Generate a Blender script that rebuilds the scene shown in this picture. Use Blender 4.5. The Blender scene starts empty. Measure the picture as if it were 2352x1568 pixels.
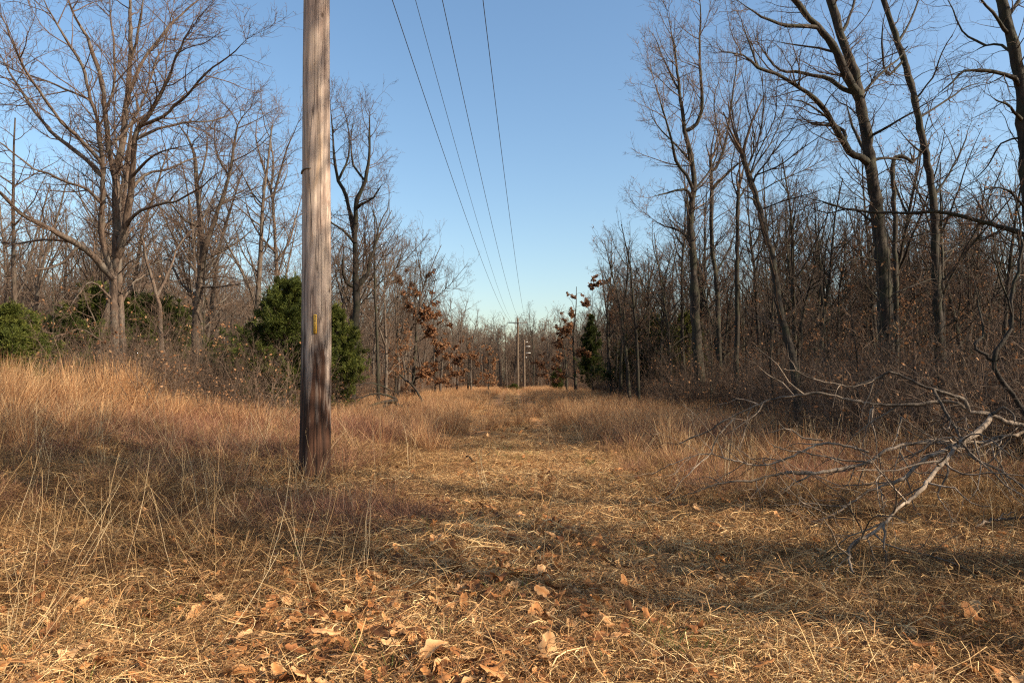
import bpy, math
import numpy as np

rng = np.random.default_rng(11)
scene = bpy.context.scene
COL = scene.collection

# ------------------------------------------------------------------ camera, sky, sun, exposure
EYE, PITCH = 1.25, math.radians(3.3)
cam_d = bpy.data.cameras.new('camera')
cam_d.lens, cam_d.sensor_width = 24.0, 36.0
cam_d.clip_start, cam_d.clip_end = 0.05, 2000.0
cam = bpy.data.objects.new('camera', cam_d)
cam.location = (0, 0, EYE)
cam.rotation_euler = (math.radians(90) + PITCH, 0, 0)
COL.objects.link(cam)
scene.camera = cam

SUN_EL, SUN_AZ = math.radians(31), math.radians(68)      # azimuth from "behind the camera" towards the right
to_sun = np.array([math.sin(SUN_AZ) * math.cos(SUN_EL), -math.cos(SUN_AZ) * math.cos(SUN_EL), math.sin(SUN_EL)])
world = bpy.data.worlds.new("World")
scene.world = world
world.use_nodes = True
wn = world.node_tree
sky = wn.nodes.new('ShaderNodeTexSky')
sky.sky_type = 'NISHITA'
sky.sun_disc = False
sky.sun_elevation = SUN_EL
sky.sun_rotation = math.atan2(to_sun[0], to_sun[1])
sky.altitude = 100
sky.air_density = 1.3
sky.dust_density = 1.6
sky.ozone_density = 2.0
bg = wn.nodes['Background']
bg.inputs['Strength'].default_value = 0.096
hsv = wn.nodes.new('ShaderNodeHueSaturation')
hsv.inputs['Saturation'].default_value = 1.12
wn.links.new(sky.outputs[0], hsv.inputs['Color'])
wn.links.new(hsv.outputs[0], bg.inputs['Color'])

sun_d = bpy.data.lights.new('sun', 'SUN')
sun_d.energy = 5.0
sun_d.angle = math.radians(0.5)
sun_d.color = (1.0, 0.86, 0.67)
sun = bpy.data.objects.new('sun', sun_d)
COL.objects.link(sun)
from mathutils import Vector
sun.rotation_euler = Vector(to_sun).to_track_quat('Z', 'Y').to_euler()
sun.location = (20, -10, 30)

scene.view_settings.view_transform = 'Standard'
scene.view_settings.look = 'None'
scene.view_settings.gamma = 1.0
scene.view_settings.exposure = 1.1
scene.cycles.use_denoising = False
scene.cycles.pixel_filter_type = 'BLACKMAN_HARRIS'
scene.cycles.filter_width = 1.2
scene.cycles.max_bounces = 4
scene.cycles.diffuse_bounces = 2
scene.cycles.transmission_bounces = 3

# ------------------------------------------------------------------ helpers
def smooth(a, b, x):
    t = np.clip((x - a) / (b - a), 0, 1)
    return t * t * (3 - 2 * t)

def gh(x, y):
    """height of the ground"""
    x, y = np.asarray(x, float), np.asarray(y, float)
    h = 0.50 * smooth(-3.2, -9.5, x) * smooth(3.5, 9, y) * (1 - .75 * smooth(13, 20, y))
    h = h + 0.20 * smooth(-1.7, -3.6, x) * smooth(4.5, 6.5, y) * (1 - smooth(12, 20, y)) * 0.8
    h = h + 0.10 * smooth(2.2, 5.5, x)
    near = smooth(0.0, 3.0, np.hypot(x, y))
    h = h + near * (0.030 * np.sin(1.7 * x + 0.6 * y) + 0.028 * np.sin(2.3 * y - 0.8 * x + 1.3) + 0.018 * np.sin(4.1 * x + 3.3 * y + .5))
    for c in (-0.95, 0.75):
        h = h - 0.06 * np.exp(-((x - c - 0.15 * np.sin(y * .35)) / 0.28) ** 2) * smooth(5, 8, y)
    return h

def pt(px, py, Y):
    """point at forward distance Y on the line of sight measured on the photograph (2352 x 1568)"""
    a, b = (px - 1176) / 1568.0, -(py - 784) / 1568.0
    d = np.array([a, math.cos(PITCH) - b * math.sin(PITCH), math.sin(PITCH) + b * math.cos(PITCH)])
    return np.array([0, 0, EYE]) + d * (Y / d[1])

def nrm(v):
    return v / np.maximum(np.linalg.norm(v, axis=-1, keepdims=True), 1e-9)

def mesh_np(name, V, F, mats, tint=None, midx=None):
    """V (N,3), F (M,4) or (M,3)"""
    me = bpy.data.meshes.new(name)
    V = np.ascontiguousarray(V, dtype=np.float32)
    F = np.ascontiguousarray(F, dtype=np.int32)
    n, k = F.shape
    me.vertices.add(len(V)); me.vertices.foreach_set('co', V.ravel())
    me.loops.add(n * k); me.loops.foreach_set('vertex_index', F.ravel())
    me.polygons.add(n)
    me.polygons.foreach_set('loop_start', np.arange(0, n * k, k, dtype=np.int32))
    for m in (mats if isinstance(mats, (list, tuple)) else [mats]):
        me.materials.append(m)
    if midx is not None:
        me.polygons.foreach_set('material_index', midx.astype(np.int32))
    if tint is not None:
        a = me.attributes.new('tint', 'FLOAT', 'POINT')
        a.data.foreach_set('value', np.ascontiguousarray(tint, dtype=np.float32))
    me.update(calc_edges=True)
    return me

def link(name, me, parent=None, loc=None):
    o = bpy.data.objects.new(name, me)
    COL.objects.link(o)
    if parent is not None:
        o.parent = parent
    if loc is not None:
        o.location = loc
    return o

def thing(name, label, cat, loc=(0, 0, 0), group=None):
    o = bpy.data.objects.new(name, None)
    o.empty_display_size = 0.2
    COL.objects.link(o)
    o.location = loc
    tag(o, label, cat, group)
    return o

def tag(o, label, cat, group=None, kind=None):
    o['label'] = label
    o['category'] = cat
    if group: o['group'] = group
    if kind: o['kind'] = kind

def tubes(sets, rough=0.0):
    """sets: list of (pts (B,k,3), rad (B,k), sides) -> V, F"""
    Vs, Fs, off = [], [], 0
    for P, R, n in sets:
        if len(P) == 0:
            continue
        B, k, _ = P.shape
        T = np.gradient(P, axis=1)
        T = nrm(T)
        ref = rng.normal(size=(B, 1, 3))
        mean = nrm(P[:, -1:] - P[:, :1])
        ref = nrm(ref - mean * (ref * mean).sum(-1, keepdims=True))
        U = nrm(np.cross(T, ref)); W = np.cross(T, U)
        a = np.arange(n) * 2 * math.pi / n
        if rough and n > 5:
            R = R * (1 + .6 * rough * rng.normal(size=R.shape))
        Q = R[:, :, None, None] * (1 + (rough * rng.normal(size=(B, k, n, 1)) if rough and n > 5 else 0))
        ring = P[:, :, None] + Q * (U[:, :, None] * np.cos(a)[:, None] + W[:, :, None] * np.sin(a)[:, None])
        Vs.append(ring.reshape(-1, 3))
        b = np.arange(B)[:, None, None] * k * n + np.arange(k - 1)[None, :, None] * n
        j = np.arange(n)[None, None, :]; j2 = (j + 1) % n
        f = np.stack([b + j, b + j2, b + n + j2, b + n + j], -1).reshape(-1, 4) + off
        Fs.append(f); off += B * k * n
    return np.concatenate(Vs), np.concatenate(Fs)

# ------------------------------------------------------------------ materials
def new_mat(name):
    m = bpy.data.materials.new(name)
    m.use_nodes = True
    nt = m.node_tree
    return m, nt, nt.nodes['Principled BSDF']

def N(nt, typ, **kw):
    n = nt.nodes.new(typ)
    for k, v in kw.items():
        setattr(n, k, v)
    return n

def ramp(nt, stops):
    r = N(nt, 'ShaderNodeValToRGB')
    el = r.color_ramp.elements
    while len(el) < len(stops):
        el.new(0.5)
    for e, (p, c) in zip(el, stops):
        e.position = p
        e.color = (*c, 1)
    return r

def bark(name, dark, light, patch=None, patch_amt=0.5, scale=16.0, bump=0.8):
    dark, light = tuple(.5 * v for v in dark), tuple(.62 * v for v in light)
    m, nt, b = new_mat(name)
    tc = N(nt, 'ShaderNodeTexCoord')
    mp = N(nt, 'ShaderNodeMapping'); mp.inputs['Scale'].default_value = (1, 1, 0.22)
    nt.links.new(tc.outputs['Object'], mp.inputs[0])
    n1 = N(nt, 'ShaderNodeTexNoise'); n1.inputs['Scale'].default_value = scale; n1.inputs['Detail'].default_value = 5; n1.inputs['Roughness'].default_value = .7
    nt.links.new(mp.outputs[0], n1.inputs['Vector'])
    r = ramp(nt, [(0.36, dark), (0.64, light)])
    nt.links.new(n1.outputs[0], r.inputs[0])
    out = r.outputs[0]
    if patch:
        n2 = N(nt, 'ShaderNodeTexNoise'); n2.inputs['Scale'].default_value = 2.6; n2.inputs['Detail'].default_value = 6
        nt.links.new(tc.outputs['Object'], n2.inputs['Vector'])
        r2 = ramp(nt, [(0.5 - .12 * patch_amt, (0, 0, 0)), (0.62, (patch_amt,) * 3)])
        nt.links.new(n2.outputs[0], r2.inputs[0])
        mx = N(nt, 'ShaderNodeMix', data_type='RGBA')
        mx.inputs[7].default_value = (*[.62 * v for v in patch], 1)
        nt.links.new(r2.outputs[0], mx.inputs[0]); nt.links.new(out, mx.inputs[6])
        out = mx.outputs[2]
    oi = N(nt, 'ShaderNodeObjectInfo')
    hs = N(nt, 'ShaderNodeHueSaturation')
    mr = N(nt, 'ShaderNodeMapRange'); mr.inputs[3].default_value = .75; mr.inputs[4].default_value = 1.25
    nt.links.new(oi.outputs['Random'], mr.inputs[0]); nt.links.new(mr.outputs[0], hs.inputs['Value'])
    nt.links.new(out, hs.inputs['Color'])
    nt.links.new(hs.outputs[0], b.inputs['Base Color'])
    b.inputs['Roughness'].default_value = .85
    b.inputs['Specular IOR Level'].default_value = .25
    bp = N(nt, 'ShaderNodeBump'); bp.inputs['Strength'].default_value = bump; bp.inputs['Distance'].default_value = .03
    nt.links.new(n1.outputs[0], bp.inputs['Height']); nt.links.new(bp.outputs[0], b.inputs['Normal'])
    return m

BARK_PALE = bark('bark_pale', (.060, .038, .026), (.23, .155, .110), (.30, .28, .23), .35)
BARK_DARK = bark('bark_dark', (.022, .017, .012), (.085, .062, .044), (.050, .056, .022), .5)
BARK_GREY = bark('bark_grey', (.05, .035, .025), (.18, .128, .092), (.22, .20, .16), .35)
TWIG_WARM = bark('twig_warm', (.10, .060, .040), (.215, .140, .098), bump=0)
TWIG_DARK = bark('twig_dark', (.060, .038, .025), (.185, .120, .080), bump=0)
TWIG_GREY = bark('twig_grey', (.12, .076, .050), (.30, .200, .135), bump=0)
DEADWOOD = bark('weathered_deadwood', (.11, .080, .055), (.52, .39, .28), (.055, .042, .032), .75, scale=9)

def straw_mat(name, stops, transl=.35, rough=.7, inst=.5, gain=.95):
    m, nt, b = new_mat(name)
    at = N(nt, 'ShaderNodeAttribute', attribute_name='tint')
    oi = N(nt, 'ShaderNodeObjectInfo')
    ad = N(nt, 'ShaderNodeMath', operation='MULTIPLY_ADD')
    nt.links.new(oi.outputs['Random'], ad.inputs[0]); ad.inputs[1].default_value = inst
    sb = N(nt, 'ShaderNodeMath', operation='SUBTRACT'); sb.inputs[1].default_value = inst / 2
    nt.links.new(at.outputs['Fac'], sb.inputs[0]); nt.links.new(sb.outputs[0], ad.inputs[2])
    r = ramp(nt, [(p, tuple(gain * v for v in c)) for p, c in stops])
    nt.links.new(ad.outputs[0], r.inputs[0])
    nt.links.new(r.outputs[0], b.inputs['Base Color'])
    b.inputs['Roughness'].default_value = rough
    b.inputs['Specular IOR Level'].default_value = .2
    tr = N(nt, 'ShaderNodeBsdfTranslucent')
    nt.links.new(r.outputs[0], tr.inputs['Color'])
    mx = N(nt, 'ShaderNodeMixShader'); mx.inputs[0].default_value = transl
    out = nt.nodes['Material Output']
    nt.links.new(b.outputs[0], mx.inputs[1]); nt.links.new(tr.outputs[0], mx.inputs[2]); nt.links.new(mx.outputs[0], out.inputs['Surface'])
    return m

M_BROOM = straw_mat('broomsedge_straw', [(0, (.18, .075, .033)), (.5, (.49, .245, .105)), (1, (.80, .53, .27))])
M_RED = straw_mat('lovegrass_red', [(0, (.085, .034, .024)), (.5, (.29, .128, .078)), (1, (.62, .35, .20))])
M_BROWN = straw_mat('dry_grass_brown', [(0, (.065, .032, .015)), (.5, (.24, .122, .050)), (1, (.60, .38, .165))])
M_STRAW = straw_mat('flattened_straw', [(0, (.10, .050, .022)), (.40, (.33, .165, .065)), (.75, (.60, .36, .15)), (1, (.86, .62, .31))], transl=.2)
M_GREEN = straw_mat('green_sprigs', [(0, (.05, .09, .02)), (1, (.16, .22, .05))])
M_LEAF = straw_mat('dead_oak_leaf', [(0, (.075, .032, .014)), (.35, (.25, .098, .034)), (.65, (.46, .20, .065)), (1, (.66, .40, .19))], transl=.25, inst=.9)
M_RUSSET = straw_mat('russet_leaf', [(0, (.13, .055, .025)), (.5, (.27, .125, .055)), (1, (.42, .24, .12))], transl=.35)
M_CEDAR = straw_mat('cedar_foliage', [(0, (.022, .036, .008)), (.5, (.085, .105, .017)), (1, (.21, .215, .040))], transl=.25, gain=.62)
M_STEM = straw_mat('pale_stem', [(0, (.38, .24, .11)), (1, (.78, .62, .38))], transl=.1)

def ground_mat():
    m, nt, b = new_mat('dry_clay_and_thatch')
    tc = N(nt, 'ShaderNodeTexCoord')
    def noise(s, d=6, r=.65):
        n = N(nt, 'ShaderNodeTexNoise'); n.inputs['Scale'].default_value = s; n.inputs['Detail'].default_value = d; n.inputs['Roughness'].default_value = r
        nt.links.new(tc.outputs['Object'], n.inputs['Vector']); return n
    n1, n2, n3 = noise(.9), noise(14, 8, .75), noise(70, 4, .7)
    r1 = ramp(nt, [(.38, (.20, .12, .055)), (.52, (.36, .21, .09)), (.64, (.60, .32, .13))])
    nt.links.new(n1.outputs[0], r1.inputs[0])
    r2 = ramp(nt, [(.36, (.42, .38, .34)), (.62, (1.15, 1.1, 1.0))])
    nt.links.new(n2.outputs[0], r2.inputs[0])
    mx = N(nt, 'ShaderNodeMix', data_type='RGBA', blend_type='MULTIPLY'); mx.inputs[0].default_value = .9
    nt.links.new(r1.outputs[0], mx.inputs[6]); nt.links.new(r2.outputs[0], mx.inputs[7])
    sx = N(nt, 'ShaderNodeSeparateXYZ'); nt.links.new(tc.outputs['Object'], sx.inputs[0])
    ab = N(nt, 'ShaderNodeMath', operation='ABSOLUTE'); nt.links.new(sx.outputs[0], ab.inputs[0])
    dd = N(nt, 'ShaderNodeMath', operation='SUBTRACT'); dd.inputs[1].default_value = .85; nt.links.new(ab.outputs[0], dd.inputs[0])
    ad2 = N(nt, 'ShaderNodeMath', operation='ABSOLUTE'); nt.links.new(dd.outputs[0], ad2.inputs[0])
    nz = N(nt, 'ShaderNodeMath', operation='MULTIPLY_ADD'); nz.inputs[1].default_value = .5; nt.links.new(n2.outputs[0], nz.inputs[0]); nt.links.new(ad2.outputs[0], nz.inputs[2])
    rr_ = ramp(nt, [(.40, (.75, .75, .75)), (.62, (0, 0, 0))]); nt.links.new(nz.outputs[0], rr_.inputs[0])
    mr_ = N(nt, 'ShaderNodeMix', data_type='RGBA'); mr_.inputs[7].default_value = (.42, .21, .095, 1)
    nt.links.new(rr_.outputs[0], mr_.inputs[0]); nt.links.new(mx.outputs[2], mr_.inputs[6])
    nt.links.new(mr_.outputs[2], b.inputs['Base Color'])
    b.inputs['Roughness'].default_value = .95; b.inputs['Specular IOR Level'].default_value = .1
    ad = N(nt, 'ShaderNodeMath', operation='ADD')
    nt.links.new(n2.outputs[0], ad.inputs[0]); nt.links.new(n3.outputs[0], ad.inputs[1])
    bp = N(nt, 'ShaderNodeBump'); bp.inputs['Strength'].default_value = .8; bp.inputs['Distance'].default_value = .04
    nt.links.new(ad.outputs[0], bp.inputs['Height']); nt.links.new(bp.outputs[0], b.inputs['Normal'])
    return m

# ------------------------------------------------------------------ ground
def build_ground():
    def axis(lo, hi, fine_lo, fine_hi, step):
        a = list(np.arange(fine_lo, fine_hi + 1e-6, step))
        s = step; v = fine_hi
        while v < hi:
            s *= 1.25; v += s; a.append(min(v, hi))
        s = step; v = fine_lo
        while v > lo:
            s *= 1.25; v -= s; a.insert(0, max(v, lo))
        return np.array(a)
    xs, ys = axis(-450, 450, -12, 12, .12), axis(-120, 700, 0, 26, .12)
    X, Y = np.meshgrid(xs, ys)
    Z = gh(X, Y) + .012 * rng.normal(size=X.shape) * (np.hypot(X, Y) < 20)
    nx, ny = len(xs), len(ys)
    i = np.arange(ny - 1)[:, None] * nx + np.arange(nx - 1)[None]
    F = np.stack([i, i + 1, i + nx + 1, i + nx], -1).reshape(-1, 4)
    o = link('ground', mesh_np('ground', np.stack([X, Y, Z], -1).reshape(-1, 3), F, ground_mat()))
    o['kind'] = 'structure'
    o['label'] = 'dry reddish clay ground covered with dead thatch'
build_ground()

# ------------------------------------------------------------------ tree growing
def grow(S, D, L, R, k, wander, trop, tip=.3, tropv=(0, 0, 1)):
    """B branches at once -> pts (B,k,3), rad (B,k)"""
    B = len(S)
    P = [S]; d = nrm(D)
    tv = np.array(tropv, float)
    trop = np.broadcast_to(np.asarray(trop, float), (B,))[:, None]
    for i in range(k - 1):
        P.append(P[-1] + d * (L / (k - 1))[:, None])
        d = nrm(d + wander * rng.normal(size=(B, 3)) + trop * tv)
    s = np.linspace(0, 1, k)
    rad = R[:, None] * (1 - (1 - tip) * s[None] ** .8)
    return np.stack(P, 1), rad

def spawn(P, R, dens, t0, t1, ang, ratio, lmin, lmax, rk, rmin, k, wander, trop, tip=.3, nmax=60, shape=.55, flat=0.0):
    """side branches along the parents P, R"""
    B, kk, _ = P.shape
    seg = np.linalg.norm(np.diff(P, axis=1), axis=-1).sum(1)
    n = rng.poisson(np.clip(dens * seg, 0, nmax))
    idx = np.repeat(np.arange(B), n)
    if len(idx) == 0:
        return np.zeros((0, k, 3)), np.zeros((0, k))
    t = t0 + (t1 - t0) * rng.random(len(idx))
    f = t * (kk - 1); i = np.minimum(f.astype(int), kk - 2); u = (f - i)[:, None]
    S = P[idx, i] * (1 - u) + P[idx, i + 1] * u
    T = nrm(P[idx, i + 1] - P[idx, i])
    r = R[idx, i] * (1 - u[:, 0]) + R[idx, i + 1] * u[:, 0]
    q = rng.normal(size=(len(idx), 3))
    q[:, 2] *= (1 - flat)
    q = nrm(q - T * (q * T).sum(-1, keepdims=True))
    a = np.radians(rng.normal(ang, 11, len(idx)))[:, None]
    D = T * np.cos(a) + q * np.sin(a)
    L = np.clip(seg[idx] * ratio * (1.15 - shape * t) * rng.uniform(.5, 1.25, len(idx)), lmin, lmax * rng.uniform(.7, 1.1, len(idx)))
    rad = np.maximum(np.minimum(r * .72, rk * L), rmin)
    return grow(S, D, L, rad, k, wander, trop, tip)

def resample(pts, step):
    """Catmull-Rom through pts (n,d), roughly one point per step"""
    p = np.asarray(pts, float)
    q = np.vstack([2 * p[0] - p[1], p, 2 * p[-1] - p[-2]])
    out = []
    for i in range(1, len(q) - 2):
        m = max(2, int(np.linalg.norm(q[i + 1][:3] - q[i][:3]) / step))
        t = np.linspace(0, 1, m, endpoint=False)[:, None]
        a, b, c, d = q[i - 1], q[i], q[i + 1], q[i + 2]
        out.append(.5 * (2 * b + (c - a) * t + (2 * a - 5 * b + 4 * c - d) * t ** 2 + (3 * b - a - 3 * c + d) * t ** 3))
    out.append(p[-1:])
    return np.vstack(out)

def hero(name, label, cat, Y, limbs, bark_m, twig_m, dens=(2.4, 4.6, 5.5), lens=(1.9, .8, .35), rmin=.0034,
         ang=(48, 45, 45), trop=.06, wander=.16, leaves=0, base=True, t0=.12, jit=.010):
    """a tree whose main limbs follow measured lines; every limb leaves the plane of the trunk on its own"""
    known = []                                   # (px, py, depth)
    sets, allP, allR = [], [], []
    root = None
    for li, (line, w0, w1, dY) in enumerate(limbs):
        line = np.array(line, float)
        if known:
            K = np.array(known)
            j = np.argmin(np.hypot(K[:, 0] - line[0, 0], K[:, 1] - line[0, 1]))
            d0 = K[j, 2]; line[0] = K[j, :2]
        else:
            d0 = 0.0
        n = len(line)
        arc = np.concatenate([[0], np.cumsum(np.linalg.norm(np.diff(line, axis=0), axis=1))]); arc /= arc[-1]
        w = (w0 + (w1 - w0) * arc ** .8) * (1 - .55 * smooth(.82, 1, arc) * (w1 < 7))
        rec = resample(np.column_stack([line, d0 + dY * arc, w]), 18.0)
        W = np.array([pt(a, b, Y + d) for a, b, d in rec[:, :3]])
        rad = rec[:, 3] * .5 * (Y + rec[:, 2]) / 1568.0
        if li == 0 and base:
            b0 = W[0].copy(); g = float(gh(b0[0], b0[1]))
            if b0[2] > g + .02:
                W = np.vstack([[b0[0], b0[1], g - .12], [b0[0], b0[1], g + .12], W]); rad = np.concatenate([[rad[0] * 1.55, rad[0] * 1.22], rad])
            else:
                W = np.vstack([[b0[0], b0[1], g - .12], W[W[:, 2] > g + .05]]); rad = np.concatenate([[rad[0] * 1.4], rad[-(len(W) - 1):]])
            root = np.array([b0[0], b0[1], g])
        if root is None:
            root = W[0].copy()
        jj = rng.normal(size=W.shape) * jit; jj[0] = 0; jj[:, 2] *= .5
        W = W + jj
        for a, b, d in rec[:, :3]:
            known.append((a, b, d))
        allP.append(W); allR.append(rad)
    # resample all limbs to one count so that they spawn together
    k = 16
    PP, RR = [], []
    for W, r in zip(allP, allR):
        a = np.concatenate([[0], np.cumsum(np.linalg.norm(np.diff(W, axis=0), axis=1))]); s = np.linspace(0, a[-1], k)
        PP.append(np.stack([np.interp(s, a, W[:, c]) for c in range(3)], 1)); RR.append(np.interp(s, a, r))
        sets.append((W[None] - root, r[None], 9 if r.max() > .05 else 6))
    PP, RR = np.array(PP), np.array(RR)
    A = spawn(PP[:1], RR[:1], dens[0] * .7, .35, 1, 60, .2, .3, lens[0], .013, rmin * 1.2, 7, wander, trop)
    if len(PP) > 1:
        A2 = spawn(PP[1:], RR[1:], dens[0], t0, 1, ang[0], .45, .3, lens[0], .012, rmin * 1.2, 7, wander, trop)
        A = (np.vstack([A[0], A2[0]]), np.vstack([A[1], A2[1]]))
    m = 4
    E = np.repeat(PP[:, -1], m, 0); Ed = nrm(np.repeat(PP[:, -1] - PP[:, -3], m, 0)) + rng.normal(size=(len(E), 3)) * .32
    Tg = grow(E, Ed, rng.uniform(.35, .95, len(E)) * lens[0], np.maximum(np.repeat(RR[:, -1], m) * .7, rmin * 1.3), 7, wander, trop)
    A = (np.vstack([A[0], Tg[0]]), np.vstack([A[1], Tg[1]]))
    Bp = spawn(*A, dens[1], .12, 1, ang[1], .5, .18, lens[1], .009, rmin, 5, wander * 1.1, trop)
    Cp = spawn(*Bp, dens[2], .15, 1, ang[2], .5, .10, lens[2], .008, rmin * .9, 4, wander * 1.2, trop)
    # the limbs' own tips carry on as fine twigs
    o = thing(name, label, cat, tuple(root))
    st = spawn(PP, RR, .55, .1, .95, 68, .02, .08, .32, .09, .006, 3, .06, .02, tip=.75)
    V, F = tubes(sets + [(st[0] - root, st[1], 5)], .09)
    link('trunk', mesh_np('trunk', V, F, bark_m), o)
    V, F = tubes([(A[0] - root, A[1], 5), (Bp[0] - root, Bp[1], 3), (Cp[0] - root, Cp[1], 3)])
    link('crown', mesh_np('crown', V, F, twig_m), o)
    if leaves:
        link('leaves', leaf_mesh(Cp[0] - root, leaves, .055), o)
    return o

def leaf_mesh(P, n, size):
    """n dead leaves hanging on twigs"""
    i = rng.integers(0, len(P), n); j = rng.integers(1, P.shape[1], n)
    c = P[i, j] + rng.normal(size=(n, 3)) * .02
    u = nrm(rng.normal(size=(n, 3)) + np.array([0, 0, -.5])); v = nrm(np.cross(u, rng.normal(size=(n, 3))))
    w = np.cross(u, v)
    s = size * rng.uniform(.6, 1.3, n)[:, None]
    a, b, d = c, c + u * s + v * s * .55 + w * s * .25, c + u * s * 2.1
    e = c + u * s - v * s * .55 + w * s * .25
    V = np.stack([a, b, d, e], 1).reshape(-1, 3)
    F = (np.arange(n)[:, None] * 4 + np.array([[0, 1, 2, 3]]))
    F3 = np.concatenate([F[:, [0, 1, 2]], F[:, [0, 2, 3]]])
    return mesh_np('leaves', V, F3, M_RUSSET, tint=np.repeat(rng.random(n), 4))

def forest_tree(H, r0, twig_m, bark_m, limbs=24, t_lo=.28, llen=3.2, ang=48, trop=.10, dens=(2.8, 4.8, 5.0), lean=.03, fork=0, rmin=.0052, leaves=0, leaf=.06, wander=.13):
    """meshes (trunk, crown, leaves) of one bare tree, foot at the origin"""
    S = np.zeros((1, 3)); S[0, 2] = -.1
    D = np.array([[rng.normal() * lean, rng.normal() * lean, 1.0]])
    T = grow(S, D, np.array([H]), np.array([r0]), 14, .045, .03, .16)
    T[1][:, 0] *= 1.3
    if fork:
        f = spawn(*T, fork / H * 1.6, .38, .72, 24, .55, H * .35, H * .55, .02, r0 * .4, 10, .07, .05, .2)
        stems = [T, f]
    else:
        stems = [T]
    A = [spawn(*T, limbs / H, t_lo, .98, ang, .34, .5, llen, .014, rmin * 1.6, 9, wander, trop, shape=.75)]
    if fork and len(stems[1][0]):
        A.append(spawn(*stems[1], limbs / H * .9, .2, .98, ang, .4, .4, llen * .8, .013, rmin * 1.5, 9, wander, trop))
    A = (np.vstack([a[0] for a in A]), np.vstack([a[1] for a in A]))
    B = spawn(*A, dens[0], .15, 1, 46, .5, .3, 1.5, .010, rmin * 1.1, 6, wander * 1.15, trop)
    C = spawn(*B, dens[1], .12, 1, 44, .5, .2, .75, .008, rmin, 4, wander * 1.2, trop)
    Dd = spawn(*C, dens[2], .2, 1, 42, .5, .12, .35, .008, rmin * .85, 3, wander, trop)
    V, F = tubes([(s[0], s[1], 8) for s in stems] + [(A[0], A[1], 5)])
    tr = mesh_np('trunk', V, F, bark_m)
    V, F = tubes([(B[0], B[1], 4), (C[0], C[1], 3), (Dd[0], Dd[1], 3)])
    cr = mesh_np('crown', V, F, twig_m)
    lv = leaf_mesh(np.concatenate([C[0], C[0]]), leaves, leaf) if leaves else None
    return tr, cr, lv

def cedar(H, W, n=15000, clumps=150, slim=1.0):
    """meshes (trunk, crown) of a juniper-like evergreen"""
    S = np.array([[0, 0, -.1]]); T = grow(S, np.array([[.02, .02, 1.]]), np.array([H * .95]), np.array([.015 * H]), 8, .03, .02, .15)
    t = rng.random(clumps) ** .8
    z = H * (.02 + .92 * t)
    prof = W * (np.clip(1.03 - t, 0, 1) ** .8) * np.minimum(1, .6 + t * 3) * 1.15 * rng.uniform(.3, 1.6, clumps)
    az = rng.random(clumps) * 2 * math.pi
    D = np.stack([np.cos(az), np.sin(az), .25 + .7 * t + .3 * rng.random(clumps)], 1)
    Sx = np.zeros((clumps, 3)); Sx[:, 2] = z * .93
    A = grow(Sx, D, prof + .18, np.full(clumps, .012) * (H / 5), 6, .14, .13 * slim, .3)
    B = spawn(*A, 5.5, .25, 1, 42, .45, .12, .55, .008, .002, 4, .12, .12, nmax=14)
    bt = rng.random(len(B[0])) * .6 + .4 * rng.random()
    i = rng.integers(0, len(B[0]), n); f = rng.random(n) * 2.999; j = f.astype(int); u = (f - j)[:, None]
    c = B[0][i, j] * (1 - u) + B[0][i, j + 1] * u
    along = nrm(B[0][i, -1] - B[0][i, 0])
    sz = (.06 + .05 * W / 1.5) * rng.uniform(.5, 1.4, n)[:, None]
    c = c + rng.normal(size=(n, 3)) * sz * .45
    Vl, Fl, tl = [], [], []
    for q in range(6):
        u = nrm(along * .8 + rng.normal(size=(n, 3)) * .6 + np.array([0, 0, .35])); v = nrm(np.cross(u, rng.normal(size=(n, 3))))
        a = c; b = c + u * sz * .5 + v * sz * .09; d = c + u * sz * 1.15; e = c + u * sz * .5 - v * sz * .09
        Vl.append(np.stack([a, b, d, e], 1).reshape(-1, 3)); Fl.append(np.arange(n)[:, None] * 4 + np.array([[0, 1, 2, 3]]) + q * n * 4)
        tl.append(np.repeat(np.clip(.7 * bt[i] + .4 * rng.random(n), 0, 1), 4))
    V, F = tubes([(T[0], T[1], 7), (A[0], A[1], 4)])
    return mesh_np('trunk', V, F, BARK_GREY), mesh_np('crown', np.concatenate(Vl), np.concatenate(Fl), M_CEDAR, tint=np.concatenate(tl))

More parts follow.
